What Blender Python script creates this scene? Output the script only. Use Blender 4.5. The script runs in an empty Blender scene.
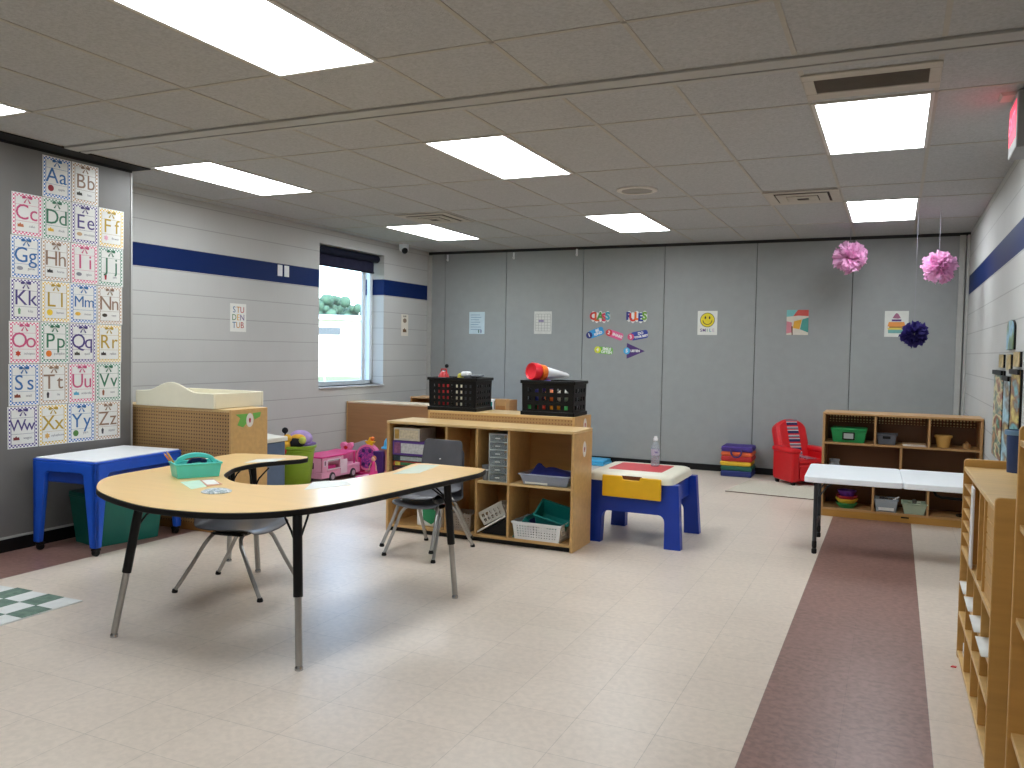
import bpy, bmesh, math, random
from mathutils import Vector, Matrix
random.seed(7)
SKYS, SUNE, EXPO = 0.75, 1.3, 1.05
C = bpy.context.scene.collection
PI = math.pi
H, YB, XL, XR, XP = 2.707, 9.99, -5.861, 0.675, -5.30      # ceiling, back wall, left wall, right wall, folded partition
T12 = 0.3048
# ------------------------------------------------------------------ materials
def lin(c):
    c = c / 255.0
    return c / 12.92 if c <= 0.04045 else ((c + 0.055) / 1.055) ** 2.4
def col(rgb): return (lin(rgb[0]), lin(rgb[1]), lin(rgb[2]), 1)
_M = {}
class NT:
    def __init__(s, name):
        s.m = bpy.data.materials.new(name); s.m.use_nodes = True
        s.t = s.m.node_tree; s.b = s.t.nodes['Principled BSDF']
    def n(s, typ, **kw):
        x = s.t.nodes.new(typ)
        for k, v in kw.items(): setattr(x, k, v)
        return x
    def l(s, a, b): s.t.links.new(a, b)
    def math(s, op, a, b=None):
        x = s.n('ShaderNodeMath', operation=op)
        for i, v in enumerate((a, b)):
            if v is None: continue
            if isinstance(v, (int, float)): x.inputs[i].default_value = v
            else: s.l(v, x.inputs[i])
        return x.outputs[0]
    def mix(s, f, a, b):
        x = s.n('ShaderNodeMix', data_type='RGBA')
        if isinstance(f, (int, float)): x.inputs[0].default_value = f
        else: s.l(f, x.inputs[0])
        for i, v in ((6, a), (7, b)):
            if isinstance(v, tuple): x.inputs[i].default_value = v
            else: s.l(v, x.inputs[i])
        return x.outputs[2]
def mat(name, rgb, rough=0.5, metal=0.0, var=0.08, scale=14, bump=0.0, bscale=60, stretch=None, spec=0.5):
    """a plain material: base colour gently varied by noise, optional grain and bump"""
    if name in _M: return _M[name]
    k = NT(name); tc = k.n('ShaderNodeTexCoord'); mp = k.n('ShaderNodeMapping')
    if stretch: mp.inputs['Scale'].default_value = stretch
    k.l(tc.outputs['Object'], mp.inputs[0])
    nz = k.n('ShaderNodeTexNoise'); nz.inputs['Scale'].default_value = scale; nz.inputs['Detail'].default_value = 4
    k.l(mp.outputs[0], nz.inputs['Vector'])
    c = col(rgb); d = tuple(x * (1 - var * 2) for x in c[:3]) + (1,); e = tuple(min(1, x * (1 + var)) for x in c[:3]) + (1,)
    k.l(k.mix(nz.outputs[0], d, e), k.b.inputs['Base Color'])
    k.b.inputs['Roughness'].default_value = rough; k.b.inputs['Metallic'].default_value = metal
    k.b.inputs['Specular IOR Level'].default_value = spec
    if bump:
        n2 = k.n('ShaderNodeTexNoise'); n2.inputs['Scale'].default_value = bscale; k.l(mp.outputs[0], n2.inputs['Vector'])
        bp = k.n('ShaderNodeBump'); bp.inputs['Strength'].default_value = bump; bp.inputs['Distance'].default_value = 0.004
        k.l(n2.outputs[0], bp.inputs['Height']); k.l(bp.outputs[0], k.b.inputs['Normal'])
    _M[name] = k.m; return k.m
def wood(name, rgb, rough=0.38, var=0.12): return mat(name, rgb, rough, 0, var, 5, 0.02, 40, (0.6, 6, 6))
def glow(name, rgb, strength):
    if name in _M: return _M[name]
    k = NT(name); k.b.inputs['Base Color'].default_value = col(rgb)
    nz = k.n('ShaderNodeTexNoise'); nz.inputs['Scale'].default_value = 3
    c = col(rgb); k.l(k.mix(nz.outputs[0], tuple(x * .96 for x in c[:3]) + (1,), c), k.b.inputs['Emission Color'])
    k.b.inputs['Emission Strength'].default_value = strength
    _M[name] = k.m; return k.m
def clear(name, rgb, alpha=0.35, rough=0.12):
    """thin clear plastic or glass: part of the light goes straight through"""
    if name in _M: return _M[name]
    k = NT(name); tr = k.n('ShaderNodeBsdfTransparent'); tr.inputs[0].default_value = col((245, 250, 252))
    mx = k.n('ShaderNodeMixShader'); nz = k.n('ShaderNodeTexNoise'); nz.inputs['Scale'].default_value = 8
    c = col(rgb); k.l(k.mix(nz.outputs[0], tuple(x * .9 for x in c[:3]) + (1,), c), k.b.inputs['Base Color'])
    k.b.inputs['Roughness'].default_value = rough
    mx.inputs[0].default_value = alpha
    k.l(tr.outputs[0], mx.inputs[1]); k.l(k.b.outputs[0], mx.inputs[2]); k.l(mx.outputs[0], k.t.nodes['Material Output'].inputs[0])
    _M[name] = k.m; return k.m
def pegboard(name, rgb, dot, s=0.0254, r=0.17):
    if name in _M: return _M[name]
    k = NT(name); tc = k.n('ShaderNodeTexCoord'); sp = k.n('ShaderNodeSeparateXYZ'); k.l(tc.outputs['Object'], sp.inputs[0])
    fx = k.math('SUBTRACT', k.math('FRACT', k.math('MULTIPLY', sp.outputs[0], 1 / s)), 0.5)
    fz = k.math('SUBTRACT', k.math('FRACT', k.math('MULTIPLY', sp.outputs[2], 1 / s)), 0.5)
    d = k.math('SQRT', k.math('ADD', k.math('MULTIPLY', fx, fx), k.math('MULTIPLY', fz, fz)))
    f = k.math('LESS_THAN', d, r)
    nz = k.n('ShaderNodeTexNoise'); nz.inputs['Scale'].default_value = 6; k.l(tc.outputs['Object'], nz.inputs['Vector'])
    c = col(rgb); base = k.mix(nz.outputs[0], tuple(x * .85 for x in c[:3]) + (1,), c)
    k.l(k.mix(f, base, col(dot)), k.b.inputs['Base Color']); k.b.inputs['Roughness'].default_value = 0.6
    _M[name] = k.m; return k.m
def stripes(name, cols, s, axis=2, rough=0.7):
    """bands of colour along one object axis"""
    if name in _M: return _M[name]
    k = NT(name); tc = k.n('ShaderNodeTexCoord'); sp = k.n('ShaderNodeSeparateXYZ'); k.l(tc.outputs['Object'], sp.inputs[0])
    f = k.math('FRACT', k.math('MULTIPLY', sp.outputs[axis], 1 / s))
    rp = k.n('ShaderNodeValToRGB'); rp.color_ramp.interpolation = 'CONSTANT'
    el = rp.color_ramp.elements
    while len(el) < len(cols): el.new(0.5)
    for i, c in enumerate(cols): el[i].position = c[0]; el[i].color = col(c[1])
    k.l(f, rp.inputs[0]); k.l(rp.outputs[0], k.b.inputs['Base Color']); k.b.inputs['Roughness'].default_value = rough
    _M[name] = k.m; return k.m
def checks(name, rgb, s, bg=(240, 240, 240)):
    """gingham paper border: coloured check on white"""
    if name in _M: return _M[name]
    k = NT(name); tc = k.n('ShaderNodeTexCoord'); ck = k.n('ShaderNodeTexChecker'); ck.inputs['Scale'].default_value = 1 / s
    k.l(tc.outputs['Object'], ck.inputs[0]); ck.inputs[1].default_value = col(rgb); ck.inputs[2].default_value = col(bg)
    k.l(ck.outputs[0], k.b.inputs['Base Color']); k.b.inputs['Roughness'].default_value = 0.35
    _M[name] = k.m; return k.m
def patches(name, cols, scale, rough=0.4, stretch=(1, 1, 1)):
    """blotchy painted or printed surface"""
    if name in _M: return _M[name]
    k = NT(name); tc = k.n('ShaderNodeTexCoord'); mp = k.n('ShaderNodeMapping'); mp.inputs['Scale'].default_value = stretch
    k.l(tc.outputs['Object'], mp.inputs[0])
    nz = k.n('ShaderNodeTexNoise'); nz.inputs['Scale'].default_value = scale; nz.inputs['Detail'].default_value = 3
    k.l(mp.outputs[0], nz.inputs['Vector'])
    rp = k.n('ShaderNodeValToRGB'); el = rp.color_ramp.elements
    while len(el) < len(cols): el.new(0.5)
    for i, c in enumerate(cols): el[i].position = 0.3 + 0.4 * i / max(1, len(cols) - 1); el[i].color = col(c)
    k.l(nz.outputs[0], rp.inputs[0]); k.l(rp.outputs[0], k.b.inputs['Base Color']); k.b.inputs['Roughness'].default_value = rough
    _M[name] = k.m; return k.m
def tile_floor(name, a, b, grain, rough=0.3):
    k = NT(name); g = k.n('ShaderNodeNewGeometry'); mp = k.n('ShaderNodeMapping')
    mp.inputs['Location'].default_value = (0.4459 + 40 * T12, 0.1 + 40 * T12, 0); k.l(g.outputs['Position'], mp.inputs[0])
    br = k.n('ShaderNodeTexBrick'); br.offset = 0; br.squash = 1
    br.inputs['Scale'].default_value = 1; br.inputs['Brick Width'].default_value = T12; br.inputs['Row Height'].default_value = T12
    br.inputs['Mortar Size'].default_value = 0.0013; br.inputs['Mortar Smooth'].default_value = 0.2; br.inputs['Bias'].default_value = 0
    k.l(mp.outputs[0], br.inputs['Vector'])
    br.inputs['Color1'].default_value = col(a); br.inputs['Color2'].default_value = col(b)
    br.inputs['Mortar'].default_value = tuple(x * .62 for x in col(a)[:3]) + (1,)
    n1 = k.n('ShaderNodeTexNoise'); n1.inputs['Scale'].default_value = 34; n1.inputs['Detail'].default_value = 2; n1.inputs['Distortion'].default_value = .4
    n2 = k.n('ShaderNodeTexNoise'); n2.inputs['Scale'].default_value = 1.1; n2.inputs['Detail'].default_value = 3
    k.l(g.outputs['Position'], n1.inputs['Vector']); k.l(g.outputs['Position'], n2.inputs['Vector'])
    f1 = k.n('ShaderNodeMapRange'); f1.inputs[1].default_value = 0.35; f1.inputs[2].default_value = 0.65; f1.inputs[3].default_value = 0; f1.inputs[4].default_value = grain
    k.l(n1.outputs[0], f1.inputs[0])
    c1 = k.mix(f1.outputs[0], br.outputs['Color'], tuple(x * 1.5 for x in col(a)[:3]) + (1,))
    f2 = k.n('ShaderNodeMapRange'); f2.inputs[1].default_value = 0.35; f2.inputs[2].default_value = 0.7; f2.inputs[3].default_value = 0; f2.inputs[4].default_value = .22
    k.l(n2.outputs[0], f2.inputs[0])
    c2 = k.mix(f2.outputs[0], c1, tuple(x * .72 for x in col(b)[:3]) + (1,))
    k.l(c2, k.b.inputs['Base Color'])
    rr = k.n('ShaderNodeMapRange'); rr.inputs[3].default_value = rough - .05; rr.inputs[4].default_value = rough + .06
    k.l(n2.outputs[0], rr.inputs[0]); k.l(rr.outputs[0], k.b.inputs['Roughness'])
    return k.m
def block_wall(name, axis):
    """painted concrete block with a dark blue painted course; axis = horizontal axis index along the wall"""
    k = NT(name); g = k.n('ShaderNodeNewGeometry'); sp = k.n('ShaderNodeSeparateXYZ'); k.l(g.outputs['Position'], sp.inputs[0])
    cb = k.n('ShaderNodeCombineXYZ'); k.l(k.math('ADD', sp.outputs[axis], 40.64), cb.inputs[0]); k.l(k.math('ADD', sp.outputs[2], 0.2032 * 10 - 0.0114), cb.inputs[1])
    br = k.n('ShaderNodeTexBrick'); br.offset = .5; br.inputs['Scale'].default_value = 1
    br.inputs['Brick Width'].default_value = .4064; br.inputs['Row Height'].default_value = .2032
    br.inputs['Mortar Size'].default_value = .0035; br.inputs['Mortar Smooth'].default_value = .6; k.l(cb.outputs[0], br.inputs['Vector'])
    # the upright joints are filled almost flush, so only the bed joints show
    fz = k.math('FRACT', k.math('MULTIPLY', k.math('ADD', sp.outputs[2], 0.2032 * 10 - 0.0114), 1 / .2032))
    bed = k.math('MAXIMUM', k.math('LESS_THAN', fz, .02), k.math('GREATER_THAN', fz, .98))
    blue = k.math('MULTIPLY', k.math('GREATER_THAN', sp.outputs[2], 2.051), k.math('LESS_THAN', sp.outputs[2], 2.246))
    nz = k.n('ShaderNodeTexNoise'); nz.inputs['Scale'].default_value = 2.5; k.l(g.outputs['Position'], nz.inputs['Vector'])
    grey = k.mix(nz.outputs[0], col((182, 182, 179)), col((192, 192, 190)))
    c0 = k.mix(k.math('MULTIPLY', br.outputs['Fac'], .06), grey, col((120, 120, 118)))
    c1 = k.mix(k.math('MULTIPLY', bed, .38), c0, col((110, 110, 108)))
    k.l(k.mix(blue, c1, col((3, 32, 86))), k.b.inputs['Base Color']); k.b.inputs['Roughness'].default_value = .6; k.b.inputs['Specular IOR Level'].default_value = .18
    n2 = k.n('ShaderNodeTexNoise'); n2.inputs['Scale'].default_value = 90; k.l(g.outputs['Position'], n2.inputs['Vector'])
    hgt = k.math('SUBTRACT', k.math('MULTIPLY', n2.outputs[0], .35), bed)
    bp = k.n('ShaderNodeBump'); bp.inputs['Strength'].default_value = .35; bp.inputs['Distance'].default_value = .004
    k.l(hgt, bp.inputs['Height']); k.l(bp.outputs[0], k.b.inputs['Normal'])
    return k.m
# ------------------------------------------------------------------ mesh builder
class MB:
    def __init__(s): s.bm = bmesh.new(); s.mi = 0
    def _f(s, vs):
        try:
            f = s.bm.faces.new(vs); f.material_index = s.mi; return f
        except ValueError: return None
    def box(s, x0, x1, y0, y1, z0, z1, m=None):
        P = [(x, y, z) for z in (z0, z1) for x, y in ((x0, y0), (x1, y0), (x1, y1), (x0, y1))]
        v = [s.bm.verts.new((m @ Vector(p)) if m else p) for p in P]
        for q in ((3, 2, 1, 0), (4, 5, 6, 7), (0, 1, 5, 4), (1, 2, 6, 5), (2, 3, 7, 6), (3, 0, 4, 7)): s._f([v[i] for i in q])
        return s
    def taper(s, cx, cy, z0, z1, a0, b0, a1, b1, m=None):
        """box whose footprint a0 x b0 changes to a1 x b1"""
        P = [(cx + i * a, cy + j * b, z) for z, a, b in ((z0, a0 / 2, b0 / 2), (z1, a1 / 2, b1 / 2)) for i, j in ((-1, -1), (1, -1), (1, 1), (-1, 1))]
        v = [s.bm.verts.new((m @ Vector(p)) if m else p) for p in P]
        for q in ((3, 2, 1, 0), (4, 5, 6, 7), (0, 1, 5, 4), (1, 2, 6, 5), (2, 3, 7, 6), (3, 0, 4, 7)): s._f([v[i] for i in q])
        return s
    def hexa(s, P):
        v = [s.bm.verts.new(p) for p in P]
        for q in ((3, 2, 1, 0), (4, 5, 6, 7), (0, 1, 5, 4), (1, 2, 6, 5), (2, 3, 7, 6), (3, 0, 4, 7)): s._f([v[i] for i in q])
        return s
    def prism(s, pts, a, b, axis='z'):
        """extrude a 2D outline from a to b along axis"""
        f = {'z': lambda p, t: (p[0], p[1], t), 'y': lambda p, t: (p[0], t, p[1]), 'x': lambda p, t: (t, p[0], p[1])}[axis]
        lo = [s.bm.verts.new(f(p, a)) for p in pts]; hi = [s.bm.verts.new(f(p, b)) for p in pts]
        n = len(pts); s._f(lo[::-1]); s._f(hi)
        for i in range(n): s._f([lo[i], lo[(i + 1) % n], hi[(i + 1) % n], hi[i]])
        return s
    def tube(s, pts, r, seg=8, closed=False, r1=None):
        pts = [Vector(p) for p in pts]; n = len(pts); rings = []
        up = None
        for i, p in enumerate(pts):
            if closed: t = (pts[(i + 1) % n] - pts[i - 1])
            else: t = (pts[min(i + 1, n - 1)] - pts[max(i - 1, 0)])
            t.normalize()
            if up is None: up = t.orthogonal().normalized()
            else: up = (up - t * up.dot(t)); up = up.normalized() if up.length > 1e-6 else t.orthogonal().normalized()
            w = t.cross(up); rr = r if r1 is None else r + (r1 - r) * i / (n - 1)
            rings.append([s.bm.verts.new(p + (up * math.cos(a) + w * math.sin(a)) * rr) for a in (2 * PI * k / seg for k in range(seg))])
        m = n if closed else n - 1
        for i in range(m):
            A, B = rings[i], rings[(i + 1) % n]
            for k in range(seg): s._f([A[k], A[(k + 1) % seg], B[(k + 1) % seg], B[k]])
        if not closed: s._f(rings[0][::-1]); s._f(rings[-1])
        return s
    def cyl(s, p0, p1, r0, r1=None, seg=16): return s.tube([p0, p1], r0, seg, False, r1 if r1 is not None else r0)
    def lathe(s, prof, c=(0, 0, 0), seg=24, m=None, cap=True):
        rings = []
        for r, z in prof:
            ring = []
            for k in range(seg if r > 1e-6 else 1):
                a = 2 * PI * k / seg; p = Vector((c[0] + r * math.cos(a), c[1] + r * math.sin(a), c[2] + z))
                ring.append(s.bm.verts.new((m @ p) if m else p))
            rings.append(ring)
        for A, B in zip(rings, rings[1:]):
            for k in range(seg):
                a0, a1 = A[k % len(A)], A[(k + 1) % len(A)]; b0, b1 = B[k % len(B)], B[(k + 1) % len(B)]
                q = []
                for v in (a0, a1, b1, b0):
                    if v not in q: q.append(v)
                if len(q) > 2: s._f(q)
        if cap and len(rings[0]) > 1: s._f(rings[0][::-1])
        if cap and len(rings[-1]) > 1: s._f(rings[-1])
        return s
    def ball(s, c, r, sc=(1, 1, 1), seg=16, rot=None):
        m = Matrix.Translation(c) @ (rot or Matrix.Identity(4)) @ Matrix.Diagonal((r * sc[0], r * sc[1], r * sc[2], 1))
        g = bmesh.ops.create_uvsphere(s.bm, u_segments=seg, v_segments=max(6, seg // 2), radius=1, matrix=m)
        for f in {f for v in g['verts'] for f in v.link_faces}: f.material_index = s.mi
        return s
    def grid(s, rows):
        """surface through rows of points"""
        V = [[s.bm.verts.new(p) for p in r] for r in rows]
        for a, b in zip(V, V[1:]):
            for i in range(len(a) - 1): s._f([a[i], a[i + 1], b[i + 1], b[i]])
        return s
    def basket(s, w, d, h, t, taper, nx, nz, hole=.5, floor=True, lip=.0):
        """open box with rows of holes through its four walls; footprint centred, base at z 0; taper = widening to the top"""
        def wall(P0, P1, nrm, cols):
            P0, P1 = Vector(P0), Vector(P1); nrm = Vector(nrm)
            us = [0]; 
            for i in range(cols):
                c = (i + .5) / cols * .86 + .07; hw = hole * .86 / cols / 2; us += [c - hw, c + hw]
            us.append(1); vs = [0]
            for i in range(nz):
                c = (i + .5) / nz * .72 + .12; hw = hole * .72 / nz / 2; vs += [c - hw, c + hw]
            vs.append(1)
            def pt(u, v, o):
                p = P0.lerp(P1, u); mid = Vector((0, 0, 0)); e = Vector((p.x * (1 + taper * v / max(w, d)), p.y * (1 + taper * v / max(w, d)), v * h))
                return e - nrm * o
            for i in range(len(us) - 1):
                for j in range(len(vs) - 1):
                    if i % 2 == 1 and j % 2 == 1: continue
                    a, b, c, e = us[i], us[i + 1], vs[j], vs[j + 1]
                    s.hexa([pt(a, c, 0), pt(b, c, 0), pt(b, c, t), pt(a, c, t), pt(a, e, 0), pt(b, e, 0), pt(b, e, t), pt(a, e, t)])
        W, D = w / 2, d / 2; ny = max(2, round(nx * d / w))
        wall((-W, -D, 0), (W, -D, 0), (0, -1, 0), nx); wall((W, D, 0), (-W, D, 0), (0, 1, 0), nx)
        wall((W, -D, 0), (W, D, 0), (1, 0, 0), ny); wall((-W, D, 0), (-W, -D, 0), (-1, 0, 0), ny)
        if floor: s.box(-W, W, -D, D, 0, t)
        if lip:
            k = 1 + taper / max(w, d); A, B = W * k, D * k
            s.box(-A - lip, A + lip, -B - lip, -B + .004, h - .012, h); s.box(-A - lip, A + lip, B - .004, B + lip, h - .012, h)
            s.box(-A - lip, -A + .004, -B, B, h - .012, h); s.box(A - .004, A + lip, -B, B, h - .012, h)
        return s
    def tub(s, w, d, h, t, taper, lip=.01):
        """open tub with sloping walls and a rolled rim"""
        k0, k1 = 0, taper
        O = lambda g, z: [(x * (w / 2 + g), y * (d / 2 + g), z) for x, y in ((-1, -1), (1, -1), (1, 1), (-1, 1))]
        R = [O(0, 0), O(taper, h - .01), O(taper + lip, h - .01), O(taper + lip, h), O(taper - t, h), O(-t, t)]
        V = [[s.bm.verts.new(p) for p in r] for r in R]
        s._f(V[0][::-1]); s._f(V[-1])
        for a, b in zip(V, V[1:]):
            for i in range(4): s._f([a[i], a[(i + 1) % 4], b[(i + 1) % 4], b[i]])
        return s
    def build(s, name, mats, parent=None, bevel=0, smooth=35, solid=0, sub=0, label=None, seg=2):
        bmesh.ops.recalc_face_normals(s.bm, faces=s.bm.faces)
        me = bpy.data.meshes.new(name); s.bm.to_mesh(me); s.bm.free()
        for m in (mats if isinstance(mats, (list, tuple)) else [mats]): me.materials.append(m)
        if smooth:
            me.polygons.foreach_set('use_smooth', [True] * len(me.polygons)); me.set_sharp_from_angle(angle=math.radians(smooth))
        o = bpy.data.objects.new(name, me); C.objects.link(o)
        if parent: o.parent = parent
        if solid: x = o.modifiers.new('thickness', 'SOLIDIFY'); x.thickness = solid; x.offset = 0
        if bevel: x = o.modifiers.new('bevel', 'BEVEL'); x.width = bevel; x.segments = seg; x.limit_method = 'ANGLE'; x.angle_limit = math.radians(40)
        if sub: x = o.modifiers.new('sub', 'SUBSURF'); x.levels = sub; x.render_levels = sub
        if label: o['label'] = label
        return o
def thing(name, label, cat, loc=(0, 0, 0), rz=0, group=None, m=None):
    o = bpy.data.objects.new(name, None); C.objects.link(o); o.empty_display_size = .1
    if m is not None: o.matrix_world = m
    else: o.location = loc; o.rotation_euler = (0, 0, rz)
    o['label'] = label; o['category'] = cat
    if group: o['group'] = group
    return o
def tag(o, label, cat, loc=None, rz=None, group=None, rot=None):
    if loc is not None: o.location = loc
    if rz is not None: o.rotation_euler = (0, 0, rz)
    if rot is not None: o.rotation_euler = rot
    o['label'] = label; o['category'] = cat
    if group: o['group'] = group
    return o
def struct(o): o['kind'] = 'structure'; return o
def text(name, body, size, m, parent, x, y, z=.0015, ext=.0006, ax='CENTER', rz=0, bold=0):
    cu = bpy.data.curves.new(name, 'FONT'); cu.body = body; cu.size = size; cu.extrude = ext; cu.align_x = ax; cu.align_y = 'CENTER'; cu.offset = bold
    cu.resolution_u = 3; cu.materials.append(m)
    o = bpy.data.objects.new(name, cu); C.objects.link(o); o.parent = parent; o.location = (x, y, z); o.rotation_euler = (0, 0, rz); return o
def copy_tree(o, parent=None):
    c = o.copy(); C.objects.link(c)
    if parent: c.parent = parent
    for ch in list(o.children): copy_tree(ch, c)
    return c
def wallframe(o, u, v=(0, 0, 1)):
    """matrix whose local x, y, z are: along the wall, up, out of the wall"""
    u, v = Vector(u), Vector(v); n = u.cross(v)
    m = Matrix((u, v, n)).transposed().to_4x4(); m.translation = Vector(o); return m
def circle(cx, cy, r, n=20, ry=None, a0=0): return [(cx + r * math.cos(a0 + 2 * PI * i / n), cy + (ry or r) * math.sin(a0 + 2 * PI * i / n)) for i in range(n)]
def rrect(x0, x1, y0, y1, r, n=5):
    P = []
    for cx, cy, a in ((x1 - r, y1 - r, 0), (x0 + r, y1 - r, PI / 2), (x0 + r, y0 + r, PI), (x1 - r, y0 + r, 1.5 * PI)):
        P += [(cx + r * math.cos(a + PI / 2 * i / n), cy + r * math.sin(a + PI / 2 * i / n)) for i in range(n + 1)]
    return P
def spline(P, n=6, closed=False):
    out = []; N = len(P)
    for i in range(N if closed else N - 1):
        p0, p1, p2, p3 = (Vector(P[j % N] if closed else P[max(0, min(N - 1, j))]) for j in (i - 1, i, i + 1, i + 2))
        for k in range(n):
            t = k / n
            out.append(tuple(.5 * ((2 * p1) + (p2 - p0) * t + (2 * p0 - 5 * p1 + 4 * p2 - p3) * t * t + (3 * p1 - p0 - 3 * p2 + p3) * t ** 3)))
    if not closed: out.append(tuple(P[-1]))
    return out
# common materials
BIRCH = wood('birch_veneer', (204, 164, 106)); BIRCH2 = wood('birch_edge', (216, 184, 130)); OAK = wood('oak_brown_veneer', (160, 110, 58)); OAKE = wood('oak_edge', (184, 142, 92))
BACKW = wood('hardboard_back', (176, 128, 68)); PANELW = wood('brown_back_panel', (172, 126, 84), .45)
PEG = pegboard('pegboard_brown', (172, 134, 86), (60, 40, 22), r=.22); PEGL = pegboard('pegboard_light', (178, 140, 92), (130, 96, 58), r=.2)
BLACK = mat('black_plastic', (9, 9, 10), .45, var=.1, spec=.3); BLACKM = mat('black_metal', (11, 11, 12), .4, 0, .1, spec=.3)
CHROME = mat('brushed_chrome', (190, 190, 190), .25, 1, .05, 30); DULL = mat('dull_steel', (176, 174, 170), .32, .85, .1, 30)
WHITE = mat('white_plastic', (236, 238, 240), .4, var=.03); PAPER = mat('white_paper', (228, 228, 222), .55, var=.03); CREAM = mat('cream_plastic', (232, 226, 200), .4, var=.04)
ALU = mat('grey_aluminium', (172, 172, 168), .5, .0, .06); SHELL = mat('charcoal_chair_plastic', (94, 94, 98), .3, var=.1)
BLUE = mat('royal_blue_plastic', (26, 88, 206), .38, var=.08); YELLOW = mat('yellow_plastic', (236, 184, 22), .4, var=.05)
RED = mat('red_plastic', (206, 24, 30), .4, var=.08); PINK = mat('pink_plastic', (240, 128, 178), .38, var=.06); HOT = mat('hot_pink_plastic', (226, 60, 140), .38, var=.08)
TEAL = mat('teal_plastic', (20, 132, 128), .4, var=.1); GREEN = mat('green_plastic', (22, 140, 72), .4, var=.08); LIME = mat('lime_plastic', (140, 172, 44), .42, var=.06)
NAVY = mat('navy_plastic', (24, 32, 92), .45, var=.12); PURPLE = mat('purple_plastic', (96, 52, 140), .5, var=.12); ORANGE = mat('orange_plastic', (238, 120, 36), .42, var=.08)
SKY = mat('sky_blue_plastic', (70, 176, 226), .4, var=.06); GREYP = mat('grey_plastic', (128, 132, 136), .45, var=.08); DARK = mat('dark_void', (9, 9, 9), .8)
TAN = mat('tan_pot', (206, 160, 84), .5); CLEAR = clear('clear_plastic', (225, 232, 236), .32, .2); INK = mat('black_ink', (26, 26, 30), .6)
# ================================================================== SETTING
XS = -0.4459
def floor_strip(i, x0, x1, m):
    b = MB(); b.box(x0, x1, -3.4, YB + .1, -.06, 0); return b
VCT = tile_floor('beige_vinyl_tile', (214, 200, 185), (209, 195, 180), .2, .335); VCT2 = tile_floor('burgundy_vinyl_tile', (132, 100, 92), (124, 94, 86), .7, .345)
fb = MB()
XE = XS - 14 * T12
for m, a, c in ((1, XP - .6, XE), (0, XE, XS), (1, XS, XS + 2 * T12), (0, XS + 2 * T12, XR + .1)):
    fb.mi = m; fb.box(a, c, -3.4, YB + .15, -.06, 0)
struct(fb.build('floor', [VCT, VCT2], smooth=0))
# ceiling tiles and the exposed grid
CT = mat('fissured_ceiling_tile', (184, 186, 187), .9, 0, .16, 70, .7, 140, spec=.1)
struct(MB().box(XL - .1, XR + .1, -3.5, YB + .15, H, H + .08).build('ceiling', CT, smooth=0))
g = MB(); gx0, gp = -0.445, 0.5855
GY = {0: [-2.6, -1.43, -.26, .91, 2.08, 3.255], 1: [4.665, 5.855, 7.045, 7.69, 8.905]}
i = -9
while gx0 + i * gp < XR:
    x = gx0 + i * gp
    if x > XL: 
        g.box(x - .011, x + .011, -3.4, 3.88, H - .003, H)
        if True: g.box(x - .011, x + .011, 4.08, YB - .05, H - .003, H)
    i += 1
for yl in GY[0] + GY[1]: g.box(XL, XR, yl - .011, yl + .011, H - .003, H)
struct(g.build('trim_1', mat('ceiling_grid', (176, 172, 162), .6), smooth=0))
# ceiling track of the folding partition
t = MB(); t.box(-5.13, XR, 3.90, 4.008, H - .014, H); t.mi = 1; t.box(-5.13, XR, 4.008, 4.026, H - .006, H); t.mi = 0; t.box(-5.13, XR, 4.026, 4.074, H - .014, H)
struct(t.build('trim_2', [ALU, DARK], bevel=.003, smooth=0))
t = MB(); t.box(XP - .02, -5.13, -3.4, 4.62, H - .012, H + .0)  # black strip stands in for the shadowed ceiling slot along the partition
struct(t.build('trim_slot_shade', DARK, smooth=0))
# walls
CMU = block_wall('grey_painted_block', 1); CMUX = block_wall('grey_painted_block_front', 0)
w = MB(); WY0, WY1, WZ0, WZ1 = 7.60, 8.895, .935, 2.545
w.box(XL - .3, XL, -3.4, WY0, 0, H); w.box(XL - .3, XL, WY1, YB + .15, 0, H); w.box(XL - .3, XL, WY0, WY1, 0, WZ0); w.box(XL - .3, XL, WY0, WY1, WZ1, H)
struct(w.build('wall_left', CMU, smooth=0))
struct(MB().box(XR, XR + .2, -3.4, YB + .15, 0, H).build('wall_right', CMU, smooth=0))
struct(MB().box(XL - .3, XR + .2, -3.6, -3.4, 0, H).build('wall_front', CMUX, smooth=0))
PART = mat('grey_vinyl_partition', (148, 151, 150), .55, 0, .05, 9, .12, 300); SEAM = mat('seam_shadow_gap', (44, 44, 44), .8)
b = MB(); seams = [XL, -5.597, -4.681, -3.608, -2.569, -1.488, -.458, XR]
b.mi = 1; b.box(XL - .1, XR + .1, YB + .02, YB + .12, 0, H); b.box(XL, XR, YB + .002, YB + .03, H - .04, H)
b.mi = 0
for a, c in zip(seams, seams[1:]): b.box(a + .003, c - .003, YB, YB + .05, .02, H - .035)
struct(b.build('wall_back', [PART, SEAM], bevel=.004, smooth=0))
b = MB(); b.box(XL, XR, YB - .012, YB + .01, 0, .075); struct(b.build('baseboard_back', BLACK, bevel=.003, smooth=0))
b = MB(); b.box(XL, -5.8, YB - .03, YB, .0, H - .05); b.box(.575, .632, YB - .03, YB, 0, H - .03); b.box(.646, XR, YB - .05, YB, 0, H - .03)
struct(b.build('trim_4', mat('light_grey_jamb', (176, 176, 172), .45), bevel=.004, smooth=0))
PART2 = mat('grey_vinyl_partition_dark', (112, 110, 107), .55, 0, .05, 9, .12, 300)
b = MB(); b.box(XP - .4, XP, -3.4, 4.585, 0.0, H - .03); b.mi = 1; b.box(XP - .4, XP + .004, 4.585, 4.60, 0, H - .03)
b.mi = 2; b.box(XP, XP + .012, -3.4, 4.585, 0, .085); b.mi = 1; b.box(XP, XP + .006, -3.4, 4.585, .085, .1)
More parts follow.
